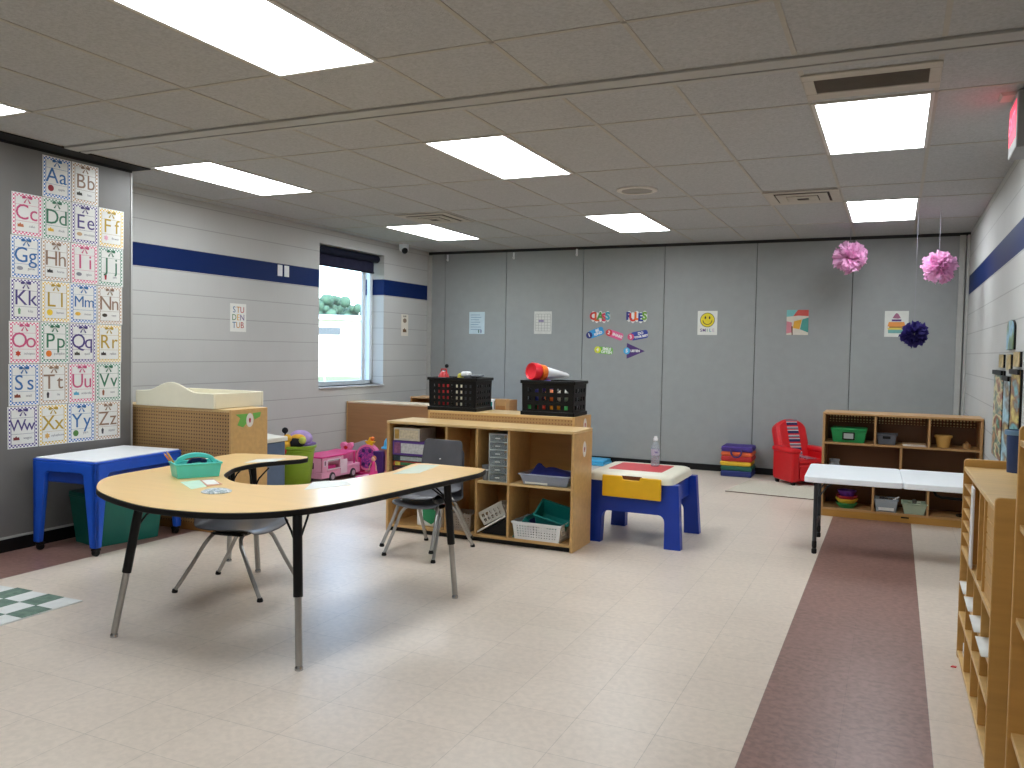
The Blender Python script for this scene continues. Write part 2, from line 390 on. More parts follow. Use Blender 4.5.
b.mi = 3; b.box(XP - .4, XP, -3.4, 4.6, H - .03, H)  # black fill stands for the shade in the gap above the panel
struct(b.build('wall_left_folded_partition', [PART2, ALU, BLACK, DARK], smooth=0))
# window
wf = MB(); FX = -6.03; WFM = mat('white_window_frame', (214, 222, 228), .35)
wf.box(FX - .05, FX, WY0, WY1, WZ0, WZ0 + .05); wf.box(FX - .05, FX, WY0, WY1, WZ1 - .05, WZ1); wf.box(FX - .05, FX, WY0, WY0 + .05, WZ0, WZ1); wf.box(FX - .05, FX, WY1 - .05, WY1, WZ0, WZ1)
wf.box(FX - .04, FX - .01, WY1 - .2, WY1 - .14, WZ0, WZ1)
WF = struct(wf.build('window_1', WFM, bevel=.004))
gl = clear('window_glass', (220, 235, 240), .06, .02)
MB().box(FX - .03, FX - .024, WY0 + .05, WY1 - .05, WZ0 + .05, WZ1 - .05).build('glass', gl, WF, smooth=0)
MB().box(FX, XL + .02, WY0, WY1, WZ0 - .02, WZ0).build('sill', mat('pale_window_sill', (206, 210, 212), .35), WF, bevel=.004)
s = thing('roller_shade', 'dark navy roller shade rolled up at the top of the window', 'window shade')
MB().cyl((XL - .10, WY0 + .01, WZ1 - .05), (XL - .10, WY1 - .01, WZ1 - .05), .045).build('roller', mat('dark_navy_fabric', (30, 32, 46), .8, spec=.1), s)
MB().box(XL - .135, XL - .128, WY0 + .02, WY1 - .04, WZ1 - .215, WZ1 - .06).build('shade_cloth', mat('dark_violet_fabric', (44, 44, 64), .85, var=.2, spec=.1), s, smooth=0)
MB().box(XL - .138, XL - .12, WY0 + .02, WY1 - .04, WZ1 - .23, WZ1 - .21).build('hem_bar', mat('dark_navy_fabric', (30, 32, 46), .8, spec=.1), s)
# ------------------------------------------------------------------ ceiling fixtures
DIFF = glow('lit_prismatic_lens', (243, 250, 255), 7.0)
def light(x0, y0, label, x1=None, y1=None):
    x1 = x1 or x0 + .54; y1 = y1 or y0 + 1.17
    r = thing('ceiling_light', label, 'ceiling light', ((x0 + x1) / 2, (y0 + y1) / 2, H), 0, 'fluorescent ceiling lights')
    hx, hy = (x1 - x0) / 2, (y1 - y0) / 2
    MB().box(-hx, hx, -hy, hy, -.006, -.003).build('diffuser', DIFF, r, smooth=0)
    f = MB()
    for a in ((-hx - .02, -hx, -hy - .02, hy + .02), (hx, hx + .02, -hy - .02, hy + .02), (-hx, hx, -hy - .02, -hy), (-hx, hx, hy, hy + .02)): f.box(*a, -.008, 0)
    f.build('frame', mat('fixture_frame', (206, 204, 198), .5), r, smooth=0)
light(-2.755, 2.085, 'large lit ceiling panel nearest the camera, cut by the top of the picture')
light(-5.09, 2.05, 'lit ceiling panel cut by the side of the picture, above the alphabet cards')
light(-5.07, 4.60, 'lit ceiling panel beside the block wall with the blue stripe, before the window')
light(-2.77, 4.67, 'lit ceiling panel just past the track, in the middle row, before the round speaker')
light(-5.07, 7.72, 'lit ceiling panel past the air diffuser, near the window and security camera')
light(-2.78, 7.72, 'lit ceiling panel beyond the round speaker, in front of the rules wall')
light(-.425, 4.68, 'lit ceiling panel directly behind the long return air grille')
light(-.42, 7.70, 'lit ceiling panel above the pink pompoms near the back corner')
light(-2.755, -.8, 'added unseen ceiling light behind the camera over the room'); light(-.43, -.8, 'added unseen ceiling light behind the camera beside the wall')  # two unseen panels added behind the camera to help light the room
GR = mat('ceiling_metal_grey', (186, 180, 168), .5); SLOT = mat('dark_grille', (112, 104, 94), .7)
r = thing('return_grille', 'long brownish return air grille beside the ceiling track', 'vent', (-.15, 4.38, H))
f = MB()
for a in ((-.3, .3, -.2, -.12), (-.3, .3, .1, .2), (-.3, -.25, -.12, .1), (.25, .3, -.12, .1)): f.box(*a, -.01, 0)
f.build('frame', GR, r, bevel=.003)
f = MB(); f.box(-.25, .25, -.12, .1, -.003, 0)
for k in range(22): f.box(-.25, .25, -.12 + k * .01, -.117 + k * .01, -.007, -.003)
f.build('grille', SLOT, r, smooth=0)
def diffuser(x, y, label):
    r = thing('air_diffuser', label, 'vent', (x, y, H), 0, 'square air diffusers')
    f = MB()
    for k, (a, z) in enumerate(((.29, -.004), (.2, -.012), (.12, -.018))):
        bb = a - .075
        for q in ((-a, a, -a, -bb), (-a, a, bb, a), (-a, -bb, -bb, bb), (bb, a, -bb, bb)): f.box(*q, z - .006, z)
    f.build('louver_rings', GR, r, bevel=.004)
    MB().box(-.27, .27, -.27, .27, -.003, 0).build('throat', mat('vent_throat', (70, 66, 60), .8), r, smooth=0)
diffuser(-.74, 7.36, 'square air diffuser in the ceiling nearest the pink pompoms'); diffuser(-4.27, 7.38, 'square air diffuser in the ceiling in front of the window')
r = thing('ceiling_speaker', 'round white speaker set in the ceiling tile', 'speaker', (-1.95, 6.63, H))
MB().lathe([(.165, 0), (.165, -.008), (.15, -.014), (.125, -.012), (.125, 0)], seg=36).build('rim', mat('speaker_rim', (208, 204, 196), .5), r)
MB().lathe([(.125, -.004), (.09, -.012), (0, -.014)], seg=36).build('mesh_cover', mat('speaker_mesh', (150, 148, 142), .7, bump=.3, bscale=300), r)
r = thing('security_camera', 'small white security camera with black eye near the window', 'camera', (-5.72, 9.13, H))
MB().lathe([(.062, 0), (.062, -.06), (.055, -.085), (.03, -.095)], seg=20).build('housing', WHITE, r)
MB().ball((.03, -.03, -.085), .04).build('lens', BLACK, r)
r = thing('exit_sign', 'grey exit sign with a glowing red face by the ceiling edge', 'sign', (.545, 4.88, H))
MB().box(-.05, .06, -.155, .155, -.29, -.015).build('housing', mat('exit_housing', (150, 150, 148), .5), r, bevel=.006)
MB().box(-.052, -.048, -.135, .135, -.235, -.05).build('lit_face', glow('exit_red', (236, 60, 90), .5), r, smooth=0)
e = text('lettering', 'EXIT', .12, glow('exit_letters', (255, 120, 150), .6), r, -.0545, 0, -.145, .0005); e.rotation_euler = (PI / 2, 0, -PI / 2)
MB().taper(-.035, .0, -.015, 0, .14, .12, .16, .14).build('canopy', mat('exit_canopy', (196, 186, 180), .5), r)
# ------------------------------------------------------------------ alphabet cards
words_ = 'apple bee cake duck envelope flower game horse igloo jam kite lemon moon nest octopus pumpkin quail rabbit snail tie umbrella vase wagon xylophone yarn zipper'.split()
CARDC = {'blue': (50, 110, 180), 'tan': (186, 150, 116), 'pink': (216, 84, 130), 'green': (70, 136, 104), 'purple': (74, 50, 130), 'yellow': (224, 188, 70)}
LETC = {'blue': (40, 100, 160), 'tan': (140, 112, 92), 'pink': (196, 80, 120), 'green': (50, 110, 82), 'purple': (70, 56, 120), 'yellow': (178, 146, 40)}
PICC = dict(zip('abcdefghijklmnopqrstuvwxyz', [(150, 20, 30), (40, 40, 30), (190, 110, 70), (226, 180, 50), (200, 160, 120), (230, 170, 190), (150, 150, 160), (30, 28, 28), (130, 130, 140), (170, 30, 50), (110, 160, 120), (240, 200, 50), (230, 180, 60), (60, 50, 40), (190, 60, 30), (226, 120, 30), (70, 70, 60), (60, 50, 50), (130, 60, 40), (50, 50, 60), (90, 170, 200), (150, 90, 60), (120, 30, 30), (220, 170, 90), (80, 130, 60), (60, 60, 70)]))
order = ['blue', 'tan', 'pink', 'green', 'purple', 'yellow']
def blob(kind, s):
    if kind == 0: return circle(0, 0, s, 16)
    if kind == 1: return circle(0, 0, s, 16, s * .6)
    if kind == 2: return [(s * (1 if k % 2 else .6) * math.cos(k * PI / 6), s * (1 if k % 2 else .6) * math.sin(k * PI / 6)) for k in range(12)]
    if kind == 3: return [(-s, -s * .5), (s, -s * .5), (s * .8, s * .4), (.2 * s, s * .3), (-.1 * s, s * .8), (-.5 * s, s * .3), (-s, s * .4)]
    return [(-s * .3, -s), (s * .3, -s), (s * .45, .4 * s), (0, s), (-s * .45, .4 * s)]
KIND = dict(zip('abcdefghijklmnopqrstuvwxyz', [0, 3, 3, 3, 1, 2, 1, 3, 1, 4, 4, 0, 1, 1, 2, 0, 3, 3, 3, 4, 3, 4, 3, 2, 0, 4]))
CARDP = mat('laminated_card', (226, 226, 222), .28, var=.03)
rows = ['ab', 'cdef', 'ghij', 'klmn', 'opqr', 'stuv', 'wxyz']
for ri, rr in enumerate(rows):
    for ci, ch in enumerate(rr):
        n = ord(ch) - 97; cn = order[n % 6]
        y0 = (3.644 - .0075 * max(0, ri - 1)) + .2207 * (ci + (1 if ri == 0 else 0)); z1 = 2.661 - .2836 * ri
        m = wallframe((XP + .001, y0 + .110 + random.uniform(-.002, .002), z1 - .142), (0, 1, 0)) @ Matrix.Rotation(random.uniform(-.008, .008), 4, 'Z')
        place = ['on the top row', 'on the second row', 'on the third row', 'on the middle row', 'on the fifth row', 'on the sixth row', 'on the bottom row'][ri]
        r = thing('alphabet_card', f'{cn} bordered alphabet card for letter {ch}, {words_[n]} picture, {place}', 'poster', group='alphabet cards on the grey partition', m=m)
        W, Hh = .108, .14
        MB().box(-W, W, -Hh, Hh, 0, .0008).build('paper', CARDP, r, smooth=0)
        bd = MB(); k = .018
        for q in ((-W + .006, W - .006, -Hh + .006, -Hh + .006 + k), (-W + .006, W - .006, Hh - .006 - k, Hh - .006), (-W + .006, -W + .006 + k, -Hh + .006 + k, Hh - .006 - k), (W - .006 - k, W - .006, -Hh + .006 + k, Hh - .006 - k)): bd.box(*q, .0008, .0014)
        bd.build('gingham_border', checks('gingham_' + cn, CARDC[cn], .0125), r, smooth=0)
        ln = MB(); lm = mat('line_' + cn, LETC[cn], .5)
        for q in ((-W + .024, -W + .0265, -Hh + .024, Hh - .024), (W - .0265, W - .024, -Hh + .024, Hh - .024), (-W + .0265, W - .0265, -Hh + .024, -Hh + .0265), (-W + .0265, W - .0265, .062, .0638), (-W + .0265, W - .0265, -.046, -.0442)): ln.box(*q, .0008, .0012)
        ln.build('ruled_lines', lm, r, smooth=0)
        bw = MB()
        for sg in (-1, 1):
            bw.prism([(0, .112), (sg * .022, .126), (sg * .036, .118), (sg * .034, .104), (sg * .02, .104)][::sg], .0014, .004)
            bw.prism([(0, .11), (sg * .026, .078), (sg * .016, .074)][::sg], .0014, .003)
        bw.build('bow', lm, r, smooth=0)
        sz = .112 if ch in 'mw' else .145; text('letters', ch.upper(), sz, lm, r, -.036, .010, .001, .0006); text('letters', ch, sz, lm, r, .046, .010, .001, .0006)
        pc = MB().prism([(x - .046, y - .074) for x, y in blob(KIND[ch], .022)], .0008, .0016)
        pc.build('picture', mat('picture_' + ch, PICC[ch], .5, var=.2, scale=60), r, smooth=0)
        text('word', words_[n], .024, mat('word_grey', (120, 120, 128), .6), r, .034, -.074, .001, .0003)
# ------------------------------------------------------------------ things on the block wall
m = wallframe((XL + .001, 6.336, 1.659), (0, 1, 0)); r = thing('letter_poster', 'white poster with three rows of colourful letters on block wall', 'poster', m=m)
MB().box(-.11, .11, -.137, .137, 0, .001).build('paper', PAPER, r, smooth=0)
PC = [(60, 110, 150), (200, 140, 60), (180, 60, 60), (90, 140, 90), (220, 170, 70), (110, 90, 140)]
for li, ww in enumerate(('STU', 'DEN', 'TUB')):
    for k, ch in enumerate(ww): text('letter', ch, .085, mat(f'poster_ink_{(li * 3 + k) % 6}', PC[(li * 3 + k) % 6], .6), r, (k - 1) * .055, .075 - li * .075, .0015)
m = wallframe((XL + .002, 9.39, 1.69), (0, 1, 0)); r = thing('small_sign', 'small cream sign with two pictures beyond the window', 'sign', m=m)
MB().box(-.085, .085, -.14, .14, 0, .001).build('paper', mat('cream_paper', (224, 218, 204), .55), r, smooth=0)
MB().prism(circle(0, .06, .045, 16, .03), .001, .002).build('picture', mat('brown_print', (140, 120, 100), .6, var=.3, scale=60), r, smooth=0)
MB().prism([(x, y - .07) for x, y in blob(3, .045)], .001, .002).build('picture', mat('umber_print', (110, 84, 50), .6, var=.3, scale=60), r, smooth=0)
text('lettering', 'QUIET', .03, INK, r, 0, .115)
for y, lab in ((6.94, 'white switch plate in the blue stripe, farther from the window'), (7.045, 'white switch plate in the blue stripe, nearer the window')):
    r = thing('switch_plate', lab, 'light switch', group='switch plates on the blue stripe', m=wallframe((XL + .001, y, 2.176), (0, 1, 0)))
    MB().prism(rrect(-.036, .036, -.058, .058, .005), 0, .007).build('plate', WHITE, r, bevel=.002)
    MB().box(-.012, .012, -.025, .025, .007, .011).build('rocker', WHITE, r, bevel=.002)
# ------------------------------------------------------------------ back partition
def sheet(name, label, x0, x1, z0, z1, pm, cat='poster'):
    r = thing(name, label, cat, m=wallframe(((x0 + x1) / 2, YB - .002, (z0 + z1) / 2), (1, 0, 0)))
    w, h = (x1 - x0) / 2, (z1 - z0) / 2
    MB().box(-w, w, -h, h, 0, .001).build('paper', pm, r, smooth=0); return r, w, h
r, w, h = sheet('notice_sheet', 'pale blue notice sheet on the back partition, above the crates', -5.219, -4.988, 1.597, 1.89, mat('pale_blue_paper', (190, 208, 216), .5))
for k in range(7): MB().box(-w * .8, w * (.2 + .5 * random.random()), h * (.7 - k * .22), h * (.7 - k * .22) + .008, .001, .0014).build('printed_line', mat('blue_print', (120, 150, 176), .6), r, smooth=0)
for sx, c in ((.25, (90, 120, 110)), (.55, (110, 110, 150))): MB().prism([(x + w * sx, y - h * .75) for x, y in blob(4, .024)], .001, .0016).build('picture', mat(f'notice_pic_{sx}', c, .6), r, smooth=0)
r, w, h = sheet('calendar_sheet', 'grey and white chart sheet on the back partition beside the class rules', -4.27, -4.027, 1.605, 1.894, mat('grey_white_paper', (206, 206, 200), .5))
gm = MB()
for k in range(7): gm.box(-w * .85, w * .85, h * (.75 - k * .25), h * (.75 - k * .25) + .004, .001, .0014)
for k in range(6): gm.box(w * (-.85 + k * .34), w * (-.85 + k * .34) + .004, -h * .75, h * .75, .001, .0014)
gm.build('grid_lines', mat('grey_print', (150, 150, 146), .6), r, smooth=0)
MB().box(-w * .5, w * .1, h * .05, h * .25, .001, .0016).build('heading_block', mat('mauve_print', (140, 130, 160), .6), r, smooth=0)
r, w, h = sheet('smile_poster', 'white poster with a yellow smiley face and the word smile', -2.155, -1.923, 1.61, 1.894, mat('poster_white', (222, 222, 216), .5))
MB().prism(circle(0, .035, .083, 32), .001, .002).build('face', mat('smiley_yellow', (226, 206, 30), .5), r, smooth=0)
MB().tube([(.083 * math.cos(a), .035 + .083 * math.sin(a), .002) for a in (2 * PI * k / 40 for k in range(40))], .003, 6, True).build('outline', INK, r)
ey = MB(); ey.prism(circle(-.025, .062, .009, 12, .017), .002, .003); ey.prism(circle(.025, .062, .009, 12, .017), .002, .003); ey.build('eyes', INK, r, smooth=0)
MB().tube([(.052 * math.cos(a), .03 + .048 * math.sin(a), .003) for a in (PI + PI * k / 14 for k in range(15))], .0042, 6).build('mouth', INK, r)
for k, (ch, c) in enumerate(zip('SMILE', [(70, 50, 110), (90, 60, 120), (110, 150, 120), (90, 160, 170), (190, 170, 190)])): text('letter', ch, .052, mat(f'smile_ink_{k}', c, .6), r, (k - 2) * .036, -.088, .0015, bold=.001)
r, w, h = sheet('collage_poster', 'abstract poster of teal, red and mustard shapes', -1.142, -.906, 1.619, 1.902, mat('poster_pale', (214, 206, 192), .5))
for k, (P, c) in enumerate((([(-1, 1), (.2, 1), (-.4, .5), (-1, .45)], (120, 190, 190)), ([(.0, 1), (1, 1), (1, .5), (.1, .55), (-.4, .5)], (206, 84, 74)), ([(-.3, .1), (.4, .25), (.2, -.55), (-.4, -.45)], (220, 164, 50)), ([(.45, .25), (1, .4), (1, -.8), (.25, -.55)], (70, 150, 140)), ([(-1, .1), (-.5, .0), (-.5, -.8), (-1, -.9)], (206, 130, 140)), ([(-.55, -.3), (-.42, -.3), (-.4, -1), (-.5, -1)], (110, 70, 50)))):
    MB().prism([(x * w, y * h) for x, y in P], .001, .0016 + k * .0002).build('colour_shape', mat(f'collage_{k}', c, .55), r, smooth=0)
r, w, h = sheet('cake_poster', 'white poster of a stacked rainbow coloured cupcake', -.12, .116, 1.607, 1.887, mat('poster_white2', (218, 220, 214), .5))
for k, (P, c) in enumerate((([(-.35, .45), (-.1, .8), (.0, .85), (.15, .75), (.35, .45), (.1, .4)], (160, 100, 130)), ([(-.4, .35), (.4, .35), (.4, .2), (-.4, .2)], (90, 60, 130)), ([(-.65, .15), (.65, .15), (.75, -.2), (-.75, -.2)], (230, 150, 70)), ([(-.6, -.2), (.6, -.2), (.6, -.3), (-.6, -.3)], (170, 110, 40)), ([(-.75, -.3), (.75, -.3), (.7, -.45), (-.7, -.45)], (224, 200, 90)), ([(-.7, -.45), (.7, -.45), (.68, -.72), (-.68, -.72)], (110, 170, 165)))):
    MB().prism([(x * w, y * h) for x, y in P], .001, .0017).build('layer', mat(f'cake_{k}', c, .55), r, smooth=0)
# class rules
def cutword(name, label, wd, x0, x1, zc, cols):
    r = thing(name, label, 'sign', m=wallframe(((x0 + x1) / 2, YB - .002, zc), (1, 0, 0)))
    n = len(wd); sp = (x1 - x0) / n
    wb = mat('sticker_white', (232, 232, 228), .45)
    for k, ch in enumerate(wd):
        x = (k - (n - 1) / 2) * sp; y = .008 * (-1) ** k
        MB().prism(circle(x, y, sp * .66, 16, .068), 0, .001 + k * .0002).build('backing', wb, r, smooth=0)
        text('letter', ch, .13, mat(f'{name}_{k}', cols[k], .5), r, x, y, .003 + k * .0022, .0008, bold=.006)
cutword('class_cutout', 'colourful cut out word class on the back partition', 'CLASS', -3.49, -3.25, 1.822, [(200, 40, 40), (216, 90, 40), (70, 140, 60), (210, 60, 90), (60, 150, 170)])
cutword('rules_cutout', 'colourful cut out word rules on the back partition', 'RULES', -3.025, -2.778, 1.822, [(50, 50, 130), (210, 50, 40), (230, 110, 40), (40, 60, 140), (110, 160, 50)])
def flag(name, label, x, z, rz, w, h, bc, nc, num, lines, tri=False, numx=None):
    r = thing(name, label, 'sign', group='class rule tags', m=wallframe((x, YB - .002, z), (1, 0, 0)) @ Matrix.Rotation(rz, 4, 'Z'))
    P = [(-w / 2, -h * .75), (w / 2, 0), (-w / 2, h * .75)] if tri else rrect(-w / 2, w / 2, -h / 2, h / 2, h * .3)
    MB().prism(P, 0, .001).build('banner', mat(name + '_banner', bc, .5), r, smooth=0)
    nx = -w / 2
    MB().prism(circle(nx, .0, .042, 18), .001, .002).build('number_badge', mat(name + '_badge', nc, .5), r, smooth=0)
    tm = mat('sticker_white', (232, 232, 228), .45)
    text('number', num, .06, tm, r, nx, 0, .0028, .0005, bold=.002)
    for k, l in enumerate(lines): text('lettering', l, (.045 if len(l) < 7 else .034) if not tri else .038, tm, r, .02 if not tri else -.008, (.0 if len(lines) == 1 else .02 - .04 * k), .0022, .0005, bold=.002)
flag('rule_tag_one', 'light blue rule tag with number one, below the word class', -3.42, 1.628, .35, .2, .1, (50, 150, 210), (30, 40, 110), '1', ['BE', 'KIND'])
flag('rule_tag_two', 'pink rule tag with number two, in the middle of its row', -3.165, 1.598, -.32, .19, .09, (224, 100, 150), (206, 50, 60), '2', ['SHARE'])
flag('rule_tag_three', 'dark blue rule tag with number three, below the word rules', -2.865, 1.60, .2, .22, .1, (50, 66, 150), (216, 80, 120), '3', ['DO', 'YOUR BEST'])
flag('rule_tag_four', 'green rule tag with a yellow number four badge', -3.30, 1.405, -.08, .2, .085, (110, 180, 70), (214, 214, 60), '4', ['SMILE', 'OFTEN'])
flag('rule_pennant', 'purple triangular pennant reading listen with number five', -2.905, 1.405, 0, .23, .13, (74, 44, 110), (70, 170, 220), '5', ['LISTEN'], True)
for x, z, lab in ((-5.561, 2.62, 'white adhesive hook high on the partition, closest to the window wall'), (-4.577, 2.62, 'white adhesive hook high on the partition, middle of the three hooks'), (-3.702, 2.635, 'white adhesive hook high on the partition, closest to the class rules')):
    r = thing('wall_hook', lab, 'hook', group='white hooks under the ceiling', m=wallframe((x, YB, z), (1, 0, 0)))
    MB().prism(rrect(-.012, .012, -.045, .045, .008), 0, .005).build('backplate', WHITE, r)
    MB().tube([(0, -.0, .005), (0, -.025, .012), (0, -.04, .022), (0, -.03, .032), (0, -.018, .034)], .005, 8).build('hook_arm', WHITE, r)
r = MB().lathe([(.0, 0), (.026, 0), (.026, .012), (.012, .016), (0, .016)], seg=20).build('lock_cover', BLACK)
r.matrix_world = wallframe((-5.551, YB - .0, 1.157), (1, 0, 0)); r['label'] = 'small round black lock cover on the partition above the crate'; r['category'] = 'lock'
# ------------------------------------------------------------------ pompoms
def pompom(x, y, zc, rad, m, label, string=True, thin=.0022):
    r = thing('paper_pompom', label, 'pompom', (x, y, zc), 0, 'tissue pompoms hung from the ceiling')
    b = MB(); rnd = random.Random(int(x * 1000) + 5)
    for k in range(120):
        d = Vector((rnd.gauss(0, 1), rnd.gauss(0, 1), rnd.gauss(0, 1))).normalized()
        u = d.orthogonal().normalized(); u.rotate(Matrix.Rotation(rnd.uniform(0, 6.28), 3, d)); v = d.cross(u)
        R = rad * rnd.uniform(.72, 1.08); wd = rad * rnd.uniform(.22, .4); cup = rad * rnd.uniform(-.2, .25)
        rowsP = []
        for j in range(4):
            t = j / 3; c = d * (R * (.25 + .75 * t)) + v * (cup * t * t); ww = wd * (.35 + .9 * t if j < 3 else .95)
            rowsP.append([c + u * (ww * q) + v * (rad * .1 * (-1) ** i * t) + d * (rnd.uniform(-.07, .07) * rad * t) for i, q in enumerate((-1, -.5, 0, .5, 1))])
        b.grid(rowsP)
    b.build('tissue_petals', m, r, smooth=60)
    if string: MB().cyl((0, 0, rad * .3), (0, 0, H - zc), thin, seg=6).build('string', mat('silver_ribbon', (150, 146, 160), .4), r)
    return r
def tissue(name, rgb):
    k = NT(name); tr = k.n('ShaderNodeBsdfTranslucent'); mx = k.n('ShaderNodeMixShader'); mx.inputs[0].default_value = .4
    nz = k.n('ShaderNodeTexNoise'); nz.inputs['Scale'].default_value = 30; c = col(rgb)
    cc = k.mix(nz.outputs[0], tuple(x * .8 for x in c[:3]) + (1,), c); k.l(cc, k.b.inputs['Base Color']); k.l(cc, tr.inputs[0]); k.b.inputs['Roughness'].default_value = .8
    k.l(k.b.outputs[0], mx.inputs[1]); k.l(tr.outputs[0], mx.inputs[2]); k.l(mx.outputs[0], k.t.nodes['Material Output'].inputs[0]); return k.m
PT = tissue('pink_tissue', (253, 200, 236)); VT = tissue('dark_purple_tissue', (58, 48, 124))
pompom(-.456, 9.25, 2.395, .165, PT, 'pink tissue pompom hanging higher, in front of the partition seam')
pompom(.327, 8.417, 2.20, .145, PT, 'pink tissue pompom hanging near the corner, lower of the two pink')
pompom(.146, 8.417, 1.60, .115, VT, 'dark purple tissue pompom hanging low before the cupcake poster', thin=.001)
# ------------------------------------------------------------------ pictures on the other block wall
def wallart(name, label, y0, y1, z0, z1, m, top=None, arch=False, grp=None):
    """y0 is the far end"""
    r = thing(name, label, 'wall art', group=grp, m=wallframe((XR - .001, (y0 + y1) / 2, (z0 + z1) / 2), (0, -1, 0)))
    w, h = (y0 - y1) / 2, (z1 - z0) / 2
    P = ([(w, -h), (w, h * .45)] + [(w * math.cos(a), h * .45 + h * .55 * math.sin(a)) for a in (PI * k / 10 for k in range(1, 10))] + [(-w, h * .45), (-w, -h)]) if arch else [(w, -h), (w, h), (-w, h), (-w, -h)]
    MB().prism(P, 0, .012).build('backing_board', BLACK, r, smooth=0)
    q = .94
    MB().prism([(x * q, y * (1 - .02)) for x, y in P], .012, .016).build('picture', m, r, smooth=0)
    if top: MB().box(-w, w, h - .03, h, .016, .03).build('top_rail', BLACK, r)
    return r
A1 = patches('art_meadow', [(96, 60, 40), (190, 150, 110), (60, 110, 110), (216, 206, 160), (150, 80, 70), (70, 120, 90), (150, 200, 214)], 2.6, stretch=(.8, 3, 1))
A2 = patches('art_stream', [(70, 120, 140), (170, 206, 216), (110, 90, 70), (214, 196, 130)], 2.6, stretch=(.8, 3, 1))
A3 = patches('art_garden', [(30, 90, 90), (216, 200, 120), (130, 80, 50), (110, 180, 190), (60, 100, 50)], 2.6, stretch=(.8, 3, 1))
A4 = patches('art_arch', [(90, 130, 170), (150, 190, 210), (120, 140, 90), (70, 100, 140)], 6)
A5 = patches('art_small', [(206, 180, 120), (150, 130, 80), (220, 200, 150)], 14)
wallart('painted_strip', 'tall painted wall strip, the one deepest in the room', 7.0, 6.45, .70, 1.31, A1, True, grp='tall painted strips'); wallart('painted_strip', 'tall painted wall strip between two others', 6.4, 6.08, .70, 1.28, A2, True, grp='tall painted strips')
wallart('painted_strip', 'tall painted wall strip nearest the bucket', 6.02, 5.62, .70, 1.33, A3, True, grp='tall painted strips')
wallart('arched_picture', 'blue arched picture above the painted strips', 6.36, 6.0, 1.45, 1.64, A4, arch=True)
wallart('small_picture', 'small square tan picture above the deepest painted strip', 6.75, 6.5, 1.33, 1.42, A5, grp='small tan pictures'); wallart('small_picture', 'small square tan picture directly below the arched picture', 6.3, 6.1, 1.32, 1.42, A5, grp='small tan pictures')
wallart('small_picture', 'small square tan picture above the strip nearest the bucket', 5.97, 5.68, 1.345, 1.435, A5, grp='small tan pictures')
# ================================================================== FURNITURE
# horseshoe activity table
T = .68; KS = (1.3934 - T) / (1.3934 - .64)
OUT = [(-2.321, 4.701), (-2.285, 4.56), (-2.291, 4.40), (-2.35, 3.80), (-2.402, 3.369), (-2.48, 3.088), (-2.619, 2.912), (-2.818, 2.812), (-3.099, 2.787), (-3.358, 2.843), (-3.622, 2.947), (-3.792, 3.061), (-3.961, 3.236), (-4.028, 3.411), (-4.06, 3.786), (-4.14, 4.253), (-4.147, 4.459)]
INN = [(-3.583, 4.467), (-3.688, 4.199), (-3.672, 3.976), (-3.595, 3.816), (-3.505, 3.685), (-3.396, 3.598), (-3.268, 3.53), (-3.121, 3.523), (-3.004, 3.57), (-2.916, 3.662), (-2.825, 3.90), (-2.79, 4.2), (-2.777, 4.344), (-2.838, 4.647)]
ol = spline(OUT, 5) + [(-4.09, 4.50), (-3.99, 4.53), (-3.70, 4.60), (-3.62, 4.59), (-3.585, 4.54)] + spline(INN, 5) + [(-2.83, 4.70), (-2.77, 4.735), (-2.70, 4.735), (-2.38, 4.72)]
ol = [(x * KS, y * KS) for x, y in ol]
TABX, TABY = -3.05, 3.4
r = thing('horseshoe_table', 'large horseshoe activity table with maple top and black edge', 'table', (TABX, TABY, 0))
loc = [(x - TABX, y - TABY) for x, y in ol]
MB().prism(loc, T - .03, T - .002).build('edge_band', BLACK, r, bevel=.004)
ins = []
n = len(loc)
for i in range(n):
    p, a, b = Vector(loc[i]), Vector(loc[i - 1]), Vector(loc[(i + 1) % n]); t = (b - a).normalized(); ins.append(tuple(p + Vector((-t.y, t.x)) * (-.004)))
area = sum(loc[i][0] * loc[(i + 1) % n][1] - loc[(i + 1) % n][0] * loc[i][1] for i in range(n))
if area > 0:
    ins = []
    for i in range(n):
        p, a, b = Vector(loc[i]), Vector(loc[i - 1]), Vector(loc[(i + 1) % n]); t = (b - a).normalized(); ins.append(tuple(p + Vector((-t.y, t.x)) * .004))
MB().prism(ins, T - .004, T).build('tabletop', wood('maple_laminate', (238, 198, 134), .28, .05), r, smooth=0)
for foot, top in (((-3.322, 2.778), (-3.24, 2.86)), ((-2.289, 2.85), (-2.36, 2.92)), ((-2.195, 4.081), (-2.24, 4.05)), ((-3.52, 3.986), (-3.56, 3.98)), ((-3.86, 4.10), (-3.80, 4.06))):
    f = Vector((foot[0] - TABX, foot[1] - TABY, 0)); tp = Vector((top[0] - TABX, top[1] - TABY, T - .03)); q = f.lerp(tp, .47)
    lg = MB().cyl(q, tp, .021).build('leg', BLACKM, r)
    MB().cyl(f + Vector((0, 0, .02)), f.lerp(tp, .5), .0155).build('leg_insert', DULL, lg)
    MB().lathe([(.018, 0), (.018, .012), (.01, .025)], f, 12).build('glide', CHROME, lg)
    br = MB(); mid = f.lerp(tp, .78); dr = Vector((-tp.x, .3 - tp.y, 0)).normalized(); pr_ = Vector((-dr.y, dr.x, 0))
    for sg in (-1, 1): br.tube([mid, mid.lerp(tp, .5) + dr * .03 + pr_ * sg * .025, tp + dr * .11 + pr_ * sg * .06], .005, 6)
    br.build('brace', BLACKM, lg)
